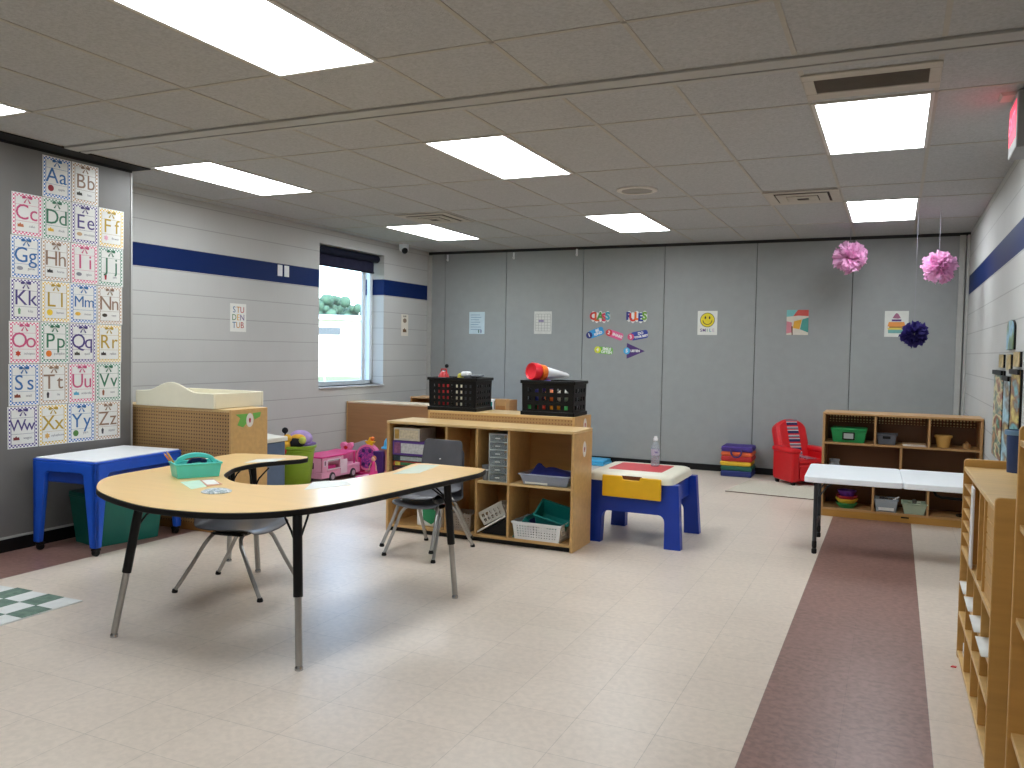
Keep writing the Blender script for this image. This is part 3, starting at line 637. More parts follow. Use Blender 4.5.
# small stack chairs
def chair(name, label, loc, rz, k=1.0, group=None, wide=.36, low=1.0):
    r = thing(name, label, 'chair', loc, rz, group)
    prof = [(-.20, .318), (-.19, .335), (-.15, .342), (-.05, .333), (.06, .326), (.12, .332), (.155, .355), (.175, .40), (.19, .47), (.205, .55), (.215, .62), (.222, .665), (.224, .672)]
    rows = []; prof = [(y, z if z < .36 else .355 + (z - .355) * low) for y, z in prof]
    for i, (y, z) in enumerate(prof):
        t = i / (len(prof) - 1); hw = wide / 2 * (1 if t < .45 else 1 - .18 * (t - .45) / .55); hw *= (.93 if i in (0,) else 1) * (.86 if i == len(prof) - 1 else 1)
        rr = []
        for j in range(9):
            u = -1 + j / 4; dish = (.02 * u * u * (1 if t < .5 else .2)); dep = (-.03 * u * u if t > .5 else 0)
            rr.append((hw * u * k, (y + dep) * k, (z + dish) * k))
        rows.append(rr)
    MB().grid(rows).build('seat_shell', SHELL, r, solid=.007, sub=1, smooth=60)
    for sx in (-1, 1):
        for fy, ty in ((-.25, -.09), (.26, .08)):
            foot = Vector((sx * .19, fy, .0)) * k; kn = Vector((sx * .15, ty * 1.15, .285)) * k; tp = Vector((sx * .10, ty, .315)) * k
            lg = MB().tube([foot + Vector((0, 0, .012)), foot.lerp(kn, .5), foot.lerp(kn, .92), kn.lerp(tp, .35), tp], .0115, 8).build('leg', DULL, r)
            MB().lathe([(.016, 0), (.017, .008), (.012, .022)], foot, 12).build('glide', BLACK, lg)
    MB().box(-.12 * k, .12 * k, -.1 * k, .09 * k, .308 * k, .318 * k).build('mounting_plate', BLACKM, r)
    rv = MB()
    rv.ball((-.02, .187 * k - .004, (.355 + .185 * low) * k), .008, (1, .5, 1), 8)
    rv.build('rivet', CHROME, r)
    return r
chair('stack_chair', 'charcoal plastic school chair with steel legs under the horseshoe curve', (-3.39, 3.68, 0), PI / 2 + .16, 1.06, wide=.38, low=.74)
chair('stack_chair', 'lower chair of the nested pair beside the storage shelf', (-2.87, 4.95, 0), -.04, 1.02, 'nested school chairs'); chair('stack_chair', 'upper charcoal chair of the nested pair beside the storage shelf', (-2.875, 4.93, .065), -.04, 1.02, 'nested school chairs')
# on the horseshoe table
AQ = mat('aqua_plastic', (86, 208, 198), .35, var=.05)
CAX, CAY, CAR = -3.425, 3.385, math.radians(59)
r = thing('supply_caddy', 'aqua plastic supply caddy with handle on the horseshoe table', 'caddy', (CAX, CAY, T), CAR)
b = MB(); b.tub(.215, .135, .08, .005, .010, .005); b.build('bin', AQ, r, bevel=.004)
hp = [(-.112, .06)] + [(-.108 + .216 * t, .078 + .05 * math.sin(PI * t) ** .5) for t in (k / 12 for k in range(0, 13))] + [(.112, .06)]
hi = [(.085 - .17 * t, .075 + .028 * math.sin(PI * t) ** .5) for t in (k / 12 for k in range(0, 13))]
MB().prism(hp + [(.085, .06)] + hi + [(-.085, .06)], -.012, .012, 'y').build('handle', AQ, r, bevel=.004); MB().box(-.105, .105, -.005, .005, .004, .066).build('divider', AQ, r)
for k, (c, lab) in enumerate((((214, 160, 70), 'yellow pencil leaning from the caddy, tip outward'), ((200, 110, 50), 'orange brown pencil leaning from the caddy beside another'))):
    p = thing('pencil', lab, 'pencil', (CAX, CAY, T), CAR, 'pencils in the caddy')
    a0, a1 = Vector((-.07, .02 + k * .022, .012)), Vector((-.135 - k * .01, .065 + k * .018, .135 - k * .012)); q = a0.lerp(a1, .9)
    MB().cyl(a0, q, .005, seg=6).build('barrel', mat(f'pencil_{k}', c, .5), p); MB().cyl(q, a1, .005, .001, 6).build('tip', mat('pencil_wood', (214, 176, 130), .7), p)
p = MB().tube([(-.05, 0, .0), (-.03, .02, .02), (.02, .02, .025), (.04, -.01, .02), (.01, -.02, .03), (-.03, -.01, .03), (-.04, .01, .012)], .012, 8, True).build('scissor_grips', NAVY); tag(p, 'dark navy scissor handles lying in the caddy', 'scissors', (CAX - .02, CAY + .03, T + .055), 1.2)
def flat(name, label, pts, m, cat='paper', z=T, th=.0012):
    c = Vector((sum(p[0] for p in pts) / len(pts), sum(p[1] for p in pts) / len(pts)))
    o = MB().prism([(p[0] - c.x, p[1] - c.y) for p in pts], 0, th).build(name, m, smooth=0); return tag(o, label, cat, (c.x, c.y, z))
flat('paper_slip', 'pale mint paper slip lying before the caddy', [(-3.332, 3.19), (-3.30, 3.29), (-3.12, 3.18), (-3.125, 3.06)], mat('mint_paper', (196, 226, 204), .5))
o = flat('name_card', 'small white card with a tan border beside the mint slip', [(-3.29, 3.283), (-3.27, 3.354), (-3.10, 3.245), (-3.115, 3.155)], mat('tan_border_card', (200, 140, 110), .5), z=T + .0013)
MB().box(-.075, .075, -.03, .03, .0012, .002).build('card_face', PAPER, o, smooth=0).rotation_euler = (0, 0, -.62)
o = MB().lathe([(0, 0), (.07, 0), (.072, .003), (.05, .012), (0, .018)], seg=28).build('glass_gem_disc', patches('speckled_disc', [(150, 160, 176), (220, 224, 228), (120, 140, 140), (190, 200, 214)], 40)); tag(o, 'round speckled grey disc lying before the caddy', 'paperweight', (-2.97, 3.07, T))
flat('paper_sheet', 'white paper on the farther arm of the horseshoe table', [(-3.561, 3.906), (-3.45, 4.06), (-3.486, 4.199), (-3.61, 4.071)], PAPER)
o = flat('paper_sheet', 'white printed paper in the window glare on the near arm', [(-2.645, 3.322), (-2.532, 3.567), (-2.655, 3.686), (-2.76, 3.54)], PAPER)
o = flat('paper_sheet', 'pale paper with tape at the tip of the horseshoe table by the chairs', [(-2.56, 3.99), (-2.45, 4.10), (-2.51, 4.44), (-2.63, 4.40)], mat('pale_green_paper', (206, 214, 196), .5))
# blue and white table on casters
TB = .622
r = thing('sensory_table', 'royal blue plastic table with white top on black casters', 'table', (-5.19, 3.705, 0), math.radians(6))
W2, D2 = .53, .80
zc = .055
b = MB()
def legface(x0, x1, axis, a, bb):
    w = x1 - x0; lw0, lw1 = .105, .052
    P = [(x0, TB - .02), (x0 + .0, zc), (x0 + lw1, zc), (x0 + lw0, TB - .10), (x0 + lw0 + .02, TB - .085), (x1 - lw0 - .02, TB - .085), (x1 - lw0, TB - .10), (x1 - lw1, zc), (x1, zc), (x1, TB - .02)]
    b.prism(P, a, bb, axis)
legface(0, W2, 'y', 0, .035); legface(0, W2, 'y', D2 - .035, D2); legface(0, D2, 'x', 0, .035); legface(0, D2, 'x', W2 - .035, W2)
b.build('base', BLUE, r, bevel=.006)
MB().box(.03, W2 - .03, .03, D2 - .03, TB - .16, TB - .03).build('basin', mat('blue_basin', (28, 70, 168), .4), r, bevel=.01)
MB().box(0, W2, 0, D2, TB - .02, TB - .006).build('rim', BLUE, r, bevel=.005); MB().box(.012, W2 - .012, .012, D2 - .012, TB - .006, TB + .002).build('top_lid', WHITE, r, bevel=.003)
for cx in (.03, W2 - .03):
    for cy in (.03, D2 - .03):
        cs = MB().cyl((cx, cy, .04), (cx, cy, zc + .012), .018).build('caster', BLACK, r)
        MB().cyl((cx - .014, cy, .024), (cx + .014, cy, .024), .024).build('wheel', BLACK, cs, bevel=.003)
        MB().box(cx - .022, cx + .022, cy - .02, cy + .026, .034, .05).build('fork', BLACKM, cs, bevel=.004)
r = thing('storage_tote', 'dark green storage tote under the blue table', 'storage bin', (-4.985, 4.20, 0), math.radians(-10))
DG = mat('dark_green_plastic', (12, 104, 90), .42, var=.08)
MB().tub(.29, .44, .33, .006, .03, .004).build('tub', DG, r, bevel=.008); MB().prism(rrect(-.185, .185, -.26, .26, .03), .33, .36).build('lid', DG, r, bevel=.008)
b = MB(); b.prism(rrect(-.12, .12, -.19, .19, .03), .36, .368); b.build('lid_panel', DG, r, bevel=.003)
# checked rug, pale rug
r = flat('checked_rug', 'sage green and white checked rug at the edge of the floor', [(-3.924, 3.08), (-4.45, 3.14), (-4.80, 2.2), (-4.40, 2.02), (-3.98, 2.30)][:0] or [(-3.926, 3.085), (-4.70, 3.06), (-4.68, 1.9), (-3.94, 1.9)], mat('rug_white', (222, 224, 222), .95, bump=.4, bscale=400), 'rug', 0, .007)
gm = mat('rug_sage', (112, 136, 122), .95, 0, .3, 25, .4, 400); b = MB(); cx, cy = r.location.x, r.location.y
for i in range(6):
    for j in range(7):
        if (i + j) % 2 == 1:
            x1 = -3.932 - i * .128; y1 = 3.078 - j * .166
            if x1 - .128 > -4.70 and y1 - .166 > 1.9: b.box(x1 - .128 - cx, x1 - cx, y1 - .166 - cy, y1 - cy, .007, .0085)
b.build('sage_checks', gm, r, smooth=0)
r = flat('pale_rug', 'plain pale beige rug in front of the red recliner', [(-1.52, 8.55), (-1.42, 9.45), (.1, 9.45), (.2, 8.42)], mat('beige_rug', (206, 200, 182), .95, 0, .1, 60, .5, 500), 'rug', 0, .008)
MB().prism([(-1.52 - r.location.x, 8.545 - r.location.y), (-1.52 - r.location.x, 8.553 - r.location.y), (.2 - r.location.x, 8.423 - r.location.y), (.2 - r.location.x, 8.415 - r.location.y)], 0, .009).build('binding', mat('rug_binding', (110, 88, 74), .9), r, smooth=0)
# ------------------------------------------------------------------ shelving helpers; local frame: x along the width, opening towards -y
def board(b, x0, x1, y0, y1, z0, z1): return b.box(x0, x1, y0, y1, z0, z1)
def sticker(parent, m, sx=.022, sy=.036):
    o = MB().prism(circle(0, 0, sx, 24, sy), 0, .0012).build('sticker', mat('sticker_oval', (226, 222, 214), .4), parent, smooth=0, label='white oval sticker with a small red emblem'); o.matrix_local = m
    e = MB(); e.prism([(-.008, -.018), (.008, -.018), (.008, -.004), (.012, .0), (.006, .016), (-.006, .016), (-.012, .0), (-.008, -.004)], .0012, .0018); e.build('emblem', mat('emblem_red', (170, 40, 60), .5), o, smooth=0)
    return o
SIDE = lambda x, y, z: wallframe((x, y, z), (0, 1, 0))
# cabinet with pegboard back behind the blue table, carrying the changing tray
r = thing('pegboard_cabinet', 'birch cabinet with brown pegboard back facing the room beside the partition', 'cabinet', (-4.96, 4.65, 0))
hw, d, h = .60, .385, .92
MB().box(-hw + .02, hw - .02, 0, .006, .06, h - .02).build('pegboard_panel', PEG, r, smooth=0)
for sx in (-1, 1): MB().box(min(sx * hw, sx * (hw - .02)), max(sx * hw, sx * (hw - .02)), -.002, d, 0, h).build('side_panel', BIRCH, r, bevel=.003)
MB().box(-hw + .02, hw - .02, 0, d, h - .02, h).build('top_panel', BIRCH2, r, bevel=.003); MB().box(-hw + .02, hw - .02, .008, d, .06, .08).build('bottom_panel', BIRCH, r)
MB().box(-hw + .02, hw - .02, .008, d - .01, .45, .468).build('shelf', BIRCH, r); MB().box(-hw + .02, hw - .02, .012, .03, 0, .06).build('plinth', OAK, r)
o = sticker(r, SIDE(hw + .0005, .19, .835), .038, .052)
gp_ = MB(); gp_.prism([(-.15, .05), (-.10, .02), (-.13, -.03), (-.07, -.05), (-.02, -.01), (-.02, .05)], 0, .001); gp_.prism([(.03, .05), (.12, .055), (.11, .02), (.05, .0)], 0, .001)
o = gp_.build('green_sticker', mat('sticker_green', (110, 176, 80), .5), r, smooth=0, label='torn green leaf shaped sticker'); o.matrix_local = SIDE(hw + .0004, .19, .835)
# changing tray: walls with a raised curved centre
r = thing('changing_tray', 'cream changing tray with curved front rim on the pegboard cabinet', 'changing tray', (-4.905, 4.80, .92), 0)
crest = [(-.395, .115)] + [(x, .115 + .072 * max(0, math.cos(min(1, abs(x + .03) / .27) * PI) * .5 + .5)) for x in (-.34 + .68 * k / 24 for k in range(25))] + [(.395, .112)]
CTW = mat('cream_tray', (236, 230, 206), .4, var=.03)
b = MB(); b.prism([(-.395, .0), (.395, .0)] + [(x, z) for x, z in crest[::-1]], -.17, -.15, 'y'); b.box(-.395, .395, .34, .36, 0, .113)
b.box(.375, .395, -.15, .34, 0, .113); b.box(-.395, -.375, -.15, .34, 0, .113); b.box(-.375, .375, -.15, .34, 0, .015)
b.build('frame', CTW, r, bevel=.006); MB().box(-.37, .37, -.145, .335, .015, .05).build('pad', mat('cream_pad', (228, 222, 200), .5), r, bevel=.015)
# blue grey unit with white curved lid
r = thing('toy_bench', 'blue grey storage box with a white curved lid beside the lime bin', 'storage bin', (-5.06, 5.66, .0))
MB().box(-.22, .22, -.16, .16, 0, .56).build('body', mat('blue_grey_panel', (84, 104, 132), .45, var=.12), r, bevel=.01)
b = MB(); b.prism([(-.235, .56), (.235, .56), (.235, .60)] + [(.235 - .47 * t, .60 + .055 * t * t) for t in (k / 8 for k in range(1, 9))], -.175, .175, 'y'); b.build('lid', mat('offwhite_lid', (226, 224, 214), .4), r, bevel=.006)
for x in (-.11, .0, .11): MB().box(x - .006, x + .006, -.164, -.158, .03, .53).build('panel_groove', mat('groove_blue', (66, 88, 120), .5), r)
# lime bin and soft toys
r = thing('lime_bin', 'tall lime green round bin full of soft toys', 'bin', (-5.20, 6.40, 0)); GX, GY_, GZ = -5.20, 6.40, .44
MB().lathe([(0, 0), (.13, 0), (.135, .01), (.18, .42), (.198, .425), (.198, .447), (.186, .449), (.174, .43), (.128, .012), (0, .01)], seg=40).build('tub', LIME, r)
MB().lathe([(.176, .385), (.182, .39), (.183, .40), (.177, .405)], seg=40, cap=False).build('rim_band', LIME, r)
fab = lambda n, c: mat(n, c, .95, 0, .18, 20, .6, 160)
o = MB().ball((0, 0, .09), .12, (1, .9, .72)).build('dome', fab('lavender_plush', (176, 152, 206))); 
r = thing('plush_hat', 'lavender plush cap lying on top of the lime bin', 'soft toy', (GX + .02, GY_ + .05, GZ - .03)); o.parent = r; MB().lathe([(.12, .03), (.15, .035), (.15, .05), (.12, .06)], seg=24).build('brim', fab('lavender_brim', (120, 96, 150)), r)
r = thing('pompom_wand', 'black ball wand sticking up out of the lime bin', 'toy', (GX - .08, GY_ - .02, GZ - .25)); MB().cyl((0, 0, 0), (-.03, 0, .37), .008).build('stick', BLACK, r); MB().ball((-.03, 0, .39), .03).build('ball', fab('black_plush', (18, 16, 20)), r)
o = MB().ball((0, 0, 0), .085, (1.2, .9, .75)).build('plush_ball', fab('violet_plush', (52, 34, 104))); tag(o, 'dark violet plush lump hanging over the lime bin rim', 'soft toy', (GX - .12, GY_ - .12, GZ + .03))
r = thing('plush_duck', 'yellow plush with red feet hanging over the lime bin rim', 'soft toy', (GX + .01, GY_ - .165, GZ + .03)); MB().ball((0, 0, 0), .06, (1, .8, 1)).build('body', fab('yellow_plush', (232, 178, 60)), r); MB().ball((0, -.02, -.06), .035, (1, .8, 1.1)).build('feet', fab('red_plush', (196, 60, 50)), r); MB().ball((.03, 0, .055), .04).build('head', fab('yellow_plush', (232, 178, 60)), r)
r = thing('plush_bear', 'black and yellow plush animal lying in the lime bin', 'soft toy', (GX + .09, GY_ - .10, GZ + .04)); MB().ball((0, 0, 0), .07, (1.3, .9, .7)).build('body', fab('black_plush', (18, 16, 20)), r); MB().ball((.0, .03, .045), .06, (1.3, .8, .6)).build('back', fab('yellow_plush', (232, 178, 60)), r); MB().ball((.09, -.02, .03), .035).build('head', fab('lime_plush', (186, 196, 90)), r)
# brown back panel unit under the window
r = thing('storage_cabinet', 'low brown backed cabinet beneath the window, its top coloured bright for window light', 'cabinet', (-5.265, 8.12, 0))
hw, d, h = .588, .36, .755
MB().box(-hw + .018, hw - .018, 0, .008, .0, h - .018).build('back_panel', PANELW, r, smooth=0)
for sx in (-1, 1): MB().box(min(sx * hw, sx * (hw - .018)), max(sx * hw, sx * (hw - .018)), -.002, d, 0, h).build('side_panel', BIRCH, r, bevel=.004)
MB().box(-hw + .018, hw - .018, -.002, d, h - .018, h).build('top_panel', mat('window_lit_top', (226, 206, 176), .25), r, bevel=.003); MB().box(-hw + .018, hw - .018, .008, d, .37, .388).build('shelf', BIRCH, r); MB().box(-hw + .018, hw - .018, .008, d, .04, .058).build('bottom_panel', BIRCH, r)  # top panel coloured pale to carry the window light falling on it
# long low unit along the partition
r = thing('low_bookcase', 'low open brown bookcase against the partition behind the crates', 'bookcase', (-4.86, 9.0, 0))
hw, d, h = .66, .34, .785
for sx in (-1, 1): MB().box(min(sx * hw, sx * (hw - .02)), max(sx * hw, sx * (hw - .02)), 0, d, 0, h).build('side_panel', OAK, r, bevel=.003)
MB().box(-hw + .02, hw - .02, 0, d, h - .02, h).build('top_panel', OAKE, r, bevel=.003); MB().box(-hw + .02, hw - .02, d - .008, d, 0, h - .02).build('back_panel', OAK, r, smooth=0)
for z in (.04, .4): MB().box(-hw + .02, hw - .02, .01, d - .01, z, z + .018).build('shelf', OAK, r)
MB().box(-.01, .01, .01, d - .01, .058, h - .02).build('divider', OAK, r)
r = thing('teal_display_box', 'teal box in a white frame on the storage unit beyond the crate', 'box', (-4.23, 8.75, 0)); MB().box(-.06, .04, -.1, .1, 0, .79).build('stand', OAK, r, bevel=.004); MB().box(-.065, .045, -.11, .1, .79, .812).build('white_top', WHITE, r); MB().box(-.052, .03, -.105, -.1, .45, .79).build('teal_panel', TEAL, r); MB().box(.03, .045, -.106, .1, .0, .79).build('white_edge', WHITE, r)
r = thing('wood_box', 'plain brown wood box standing beside the teal panel', 'box', (-4.10, 8.75, 0)); MB().box(-.07, .07, -.1, .0, 0, .825).build('body', OAKE, r, bevel=.006); MB().box(-.06, .06, -.104, -.1, .5, .75).build('front_panel', OAK, r)
# ------------------------------------------------------------------ centre storage shelf
SX, SY = -2.734, 5.36
r = thing('storage_shelf', 'long birch storage shelf with open compartments in the middle of the room', 'shelf', (SX, SY, 0))
hw, d, h = .757, .375, .84; b0 = .055
for sx in (-1, 1): MB().box(min(sx * hw, sx * (hw - .02)), max(sx * hw, sx * (hw - .02)), 0, d, 0, h - .02).build('side_panel', BIRCH, r, bevel=.002)
MB().box(-hw, hw, -.004, d, h - .02, h).build('top_panel', BIRCH2, r, bevel=.003); MB().box(-hw + .02, hw - .02, .004, d, b0 - .02, b0).build('bottom_panel', BIRCH, r, bevel=.002)
MB().box(-hw + .02, hw - .02, .03, .05, 0, b0 - .02).build('plinth', BLACK, r); MB().box(-hw + .02, hw - .02, d - .006, d, b0, h - .02).build('back_panel', BACKW, r, smooth=0)
for x in (-.244, .006, .262): MB().box(x - .009, x + .009, .004, d - .006, b0, h - .02).build('divider', BIRCH, r, bevel=.002)
for a, c in ((-.737, -.253), (.015, .253), (.271, .737)): MB().box(a, c, .006, d - .006, .428, .445).build('shelf', BIRCH2, r, bevel=.002)
sticker(r, SIDE(hw + .0005, .21, .70), .034, .056)
Lc = lambda X, Y, z: (X, Y, z)
def boxgame(label, x0, x1, z0, z1, cmain, cprint, cother, y=SY + .03):
    r = thing('board_game', label, 'board game', ((x0 + x1) / 2, y, z0), 0, 'games stacked in the shelf'); w, h = (x1 - x0) / 2, z1 - z0
    MB().box(-w, w, 0, .24, 0, h * .98).build('box', mat('game_%02x%02x%02x' % cmain, cmain, .45, var=.15, scale=30), r, bevel=.002)
    MB().box(-w * .55, w * .9, -.002, 0, h * .15, h * .82).build('printed_label', mat('print_%02x%02x%02x' % cprint, cprint, .5, var=.3, scale=50), r, smooth=0)
    MB().box(-w * .9, -w * .58, -.0025, 0, h * .12, h * .85).build('printed_picture', mat('print_%02x%02x%02x' % cother, cother, .5, var=.4, scale=40), r, smooth=0)
    return r
z = .445
boxgame('dark board game at the bottom of the stack', -3.458, -3.130, z, .498, (30, 30, 36), (60, 60, 70), (90, 30, 40))
boxgame('red and yellow board game second from the bottom', -3.448, -3.170, .499, .535, (190, 30, 40), (60, 120, 80), (224, 206, 80))
boxgame('black board game with white lettering in the middle of the stack', -3.458, -3.140, .536, .58, (28, 34, 40), (170, 180, 180), (40, 60, 70))
boxgame('purple board game with pale picture, second from the top', -3.458, -3.120, .581, .692, (92, 60, 140), (206, 206, 206), (150, 90, 130))
boxgame('white and yellow board game on top of the stack', -3.448, -3.220, .693, .79, (206, 200, 186), (222, 210, 180), (200, 160, 80))
# clear drawer tower, cup
r = thing('drawer_tower', 'clear plastic tower of small drawers in the shelf', 'drawer unit', (-2.562, SY + .13, .445)); CL2 = clear('frosted_plastic', (226, 230, 228), .75, .25); CL3 = clear('drawer_plastic', (200, 206, 206), .22, .2)
b = MB()
for x in (-.075, .068): b.box(x, x + .007, -.11, .14, 0, .345)
for k in range(7): b.box(-.068, .068, -.11, .14, k * .0565, k * .0565 + .006)
b.build('frame', CL2, r, bevel=.002)
for k in range(6):
    dz = k * .0565 + .009; q = MB(); q.box(-.064, .064, -.114, -.11, dz, dz + .044); q.box(-.064, -.061, -.11, .12, dz, dz + .035); q.box(.061, .064, -.11, .12, dz, dz + .035); q.box(-.061, .061, -.11, .12, dz, dz + .003)
    dr = q.build('drawer', CL3, r); MB().box(-.018, .018, -.126, -.114, dz + .018, dz + .026).build('knob', CL2, dr, bevel=.003)
r = thing('grey_cup', 'small grey plastic cup beside the drawer tower', 'cup', (-2.682, SY + .07, .445)); MB().lathe([(.022, 0), (.03, .105), (.033, .107), (.03, .109), (.02, .006), (0, .006)], seg=20).build('body', GREYP, r); MB().lathe([(.0275, .07), (.029, .075), (.0285, .08)], seg=20, cap=False).build('band', WHITE, r)
r = thing('clear_bin', 'clear bin holding navy cloth on the upper shelf', 'bin', (-2.20, SY + .16, .445)); MB().tub(.33, .26, .08, .004, .02, .012).build('tub', clear('clear_blue_plastic', (200, 208, 226), .4, .15), r, bevel=.004); MB().box(-.15, .02, -.136, -.131, .008, .022).build('printed_label', PAPER, r)
b = MB(); rr = []
for j in range(9):
    rr.append([(-.165 + .33 * i / 12, -.11 + .22 * j / 8, .045 + .06 * math.sin(PI * i / 12) ** .5 * math.sin(PI * j / 8) ** .5 * (1 + .5 * random.uniform(-.4, .5)) + (.05 if i in (2, 3) and j in (3, 4) else 0)) for i in range(13)])
o = b.grid(rr).build('navy_cloth', mat('navy_fabric', (28, 34, 110), .95, 0, .2, 30), solid=.006, sub=1, smooth=60); tag(o, 'crumpled navy cloth heaped in the clear bin', 'cloth', (-2.20, SY + .16, .45))
r = MB().basket(.34, .26, .125, .005, .03, 15, 5, .5, lip=.006).build('white_basket', WHITE, smooth=0); tag(r, 'white slotted basket of teal trays on the bottom shelf', 'basket', (-2.25, SY + .145, b0))
def teal(label, loc, rot, m, w, d, h):
    o = MB().tub(w, d, h, .005, .015, .008).build('tray', m, bevel=.006); tag(o, label, 'tray', loc, group='trays in the white basket', rot=rot)
teal('teal tray tipped up steeply in the white basket', (-2.19, SY + .19, b0 + .095), (.55, math.radians(14), .1), TEAL, .22, .14, .12)
teal('teal tray leaning at the corner of the white basket', (-2.37, SY + .13, b0 + .04), (0, math.radians(-58), .05), TEAL, .17, .14, .05)
teal('navy tray wedged between the teal trays', (-2.325, SY + .16, b0 + .03), (0, math.radians(-70), .0), NAVY, .15, .14, .04)
r = thing('wipes_pack', 'white and green packet standing in the low compartment', 'packet', (-3.14, SY + .10, b0)); MB().box(-.11, .11, -.05, .06, 0, .19).build('packet', WHITE, r, bevel=.012); MB().prism([(-.05, .05), (.02, .02), (.07, .06), (.09, .185), (-.06, .185)], -.054, -.049, 'y').build('green_print', mat('green_print', (30, 140, 90), .5), r)
r = MB().basket(.15, .15, .13, .004, .02, 7, 5, .4, lip=.004).build('grey_basket', mat('warm_grey_plastic', (170, 160, 150), .5), smooth=0); tag(r, 'small warm grey basket behind the chair leg', 'basket', (-2.865, SY + .12, b0))
r = thing('leaning_board', 'black board with white edge sloping across the narrow compartment', 'board', (-2.605, SY + .19, b0 + .005), 0)
MB().hexa([(-.118, -.17, .0), (.11, -.17, .14), (.11, .15, .14), (-.118, .15, .0), (-.122, -.17, .012), (.106, -.17, .152), (.106, .15, .152), (-.122, .15, .012)]).build('white_edge', PAPER, r, smooth=0); MB().hexa([(-.09, -.16, .0), (.112, -.16, .0), (.112, .14, .0), (-.09, .14, .0), (-.088, -.16, .004), (.112, -.16, .125), (.112, .14, .125), (-.088, .14, .004)]).build('dark_core', BLACK, r, smooth=0)
r = MB().basket(.19, .14, .10, .006, .02, 5, 2, .62, lip=.006).build('wire_basket', mat('off_white_wire', (206, 204, 196), .4), smooth=0); tag(r, 'white wire basket tipped onto the sloping board', 'basket', (-2.595, SY + .12, b0 + .10), rot=(math.radians(-8), math.radians(-30), .1))
# pegboard backed unit behind, with the crates
PX0, PX1, PYF = -3.36, -2.12, 5.748
r = thing('pegboard_shelf', 'taller shelf with pegboard back standing behind the birch storage shelf', 'shelf', ((PX0 + PX1) / 2, PYF, 0)); hw = (PX1 - PX0) / 2; h = .905; d = .36
MB().box(-hw + .02, hw - .02, 0, .006, .05, h - .018).build('pegboard_panel', PEGL, r, smooth=0)
for sx in (-1, 1): MB().box(min(sx * hw, sx * (hw - .02)), max(sx * hw, sx * (hw - .02)), -.001, d, 0, h).build('side_panel', BIRCH, r, bevel=.003)
MB().box(-hw + .02, hw - .02, -.001, d, h - .018, h).build('top_panel', BIRCH2, r, bevel=.002)
for z in (.05, .45): MB().box(-hw + .02, hw - .02, .008, d, z, z + .018).build('shelf', BIRCH, r)
sticker(r, SIDE(hw + .0005, .225, h - .07), .034, .05)
def crate(label, x, y, rz, nx, nz):
    r = thing('black_crate', label, 'crate', (x, y, h), rz, 'black crates on the shelf')
    MB().basket(.405, .29, .262, .008, .01, nx, nz, .5).build('crate_walls', BLACK, r, smooth=0)
    b = MB()
    for z0, z1, o in ((0, .03, .012), (.238, .262, .016)):
        X, Y = .2025 + o, .145 + o
        for q in ((-X, X, -Y, -Y + .024), (-X, X, Y - .024, Y), (-X, -X + .024, -Y, Y), (X - .024, X, -Y, Y)): b.box(*q, z0, z1)
    b.build('rim_rail', BLACK, r, bevel=.004); return r
C1, C2 = (-3.165, 5.925), (-2.355, 5.925)
crate('black plastic crate with rows of small holes, farther from the play table', C1[0], C1[1], .03, 9, 4); crate('black plastic crate holding the red megaphone toy', C2[0], C2[1], .03, 6, 3)
hz = h + .008
r = thing('toy_bell', 'red toy lantern poking out of the black crate', 'toy', (C1[0] - .145, C1[1] - .02, hz)); MB().lathe([(.045, 0), (.05, .2), (.045, .25), (.04, .27), (.02, .295), (0, .3)], seg=20).build('body', mat('toy_red', (190, 40, 44), .4), r); MB().tube([(-.03, 0, .27), (-.02, 0, .315), (.02, 0, .315), (.03, 0, .27)], .006, 8).build('handle', RED, r)
r = thing('toy_bottle', 'pale yellow topped toy bottle standing in the crate', 'toy', (C1[0] + .0, C1[1] + .0, hz)); MB().lathe([(.04, 0), (.042, .2), (.02, .245), (.02, .25)], seg=18).build('body', CREAM, r); MB().lathe([(.026, .25), (.026, .275), (.012, .285), (0, .286)], seg=18).build('cap', mat('pale_yellow', (214, 206, 90), .5), r)
r = thing('toy_truck', 'white toy truck lying across the top of the crate', 'toy', (C1[0] + .08, C1[1] - .0, hz)); MB().box(-.03, .04, -.04, .04, 0, .262).build('body', mat('dark_toy_grey', (60, 62, 68), .5), r, bevel=.01); MB().box(-.06, .0, -.045, .045, .262, .30).build('cab', WHITE, r, bevel=.012); MB().box(.02, .11, -.04, .04, .262, .276).build('bed', GREYP, r, bevel=.005)
r = thing('toy_megaphone', 'red, orange and white toy megaphone resting across the crate rim', 'toy', (C2[0] - .13, C2[1] - .14, h + .262 + .068)); ax = Vector((.40, .86, -.09)).normalized(); mm = ax.to_track_quat('Z', 'Y').to_matrix().to_4x4()
MB().lathe([(.0, .015), (.055, .0), (.062, -.01), (.066, 0), (.066, .05), (.05, .07)], seg=28, m=mm).build('red_bell', mat('toy_bright_red', (230, 36, 52), .35), r); MB().lathe([(.056, .07), (.06, .08), (.058, .12), (.05, .125)], seg=28, m=mm).build('orange_collar', ORANGE, r)
MB().lathe([(.05, .12), (.04, .2), (.02, .36), (.012, .385), (0, .386)], seg=24, m=mm).build('white_cone', WHITE, r); MB().ball(mm @ Vector((-.0, -.046, .17)), .014).build('button', RED, r)
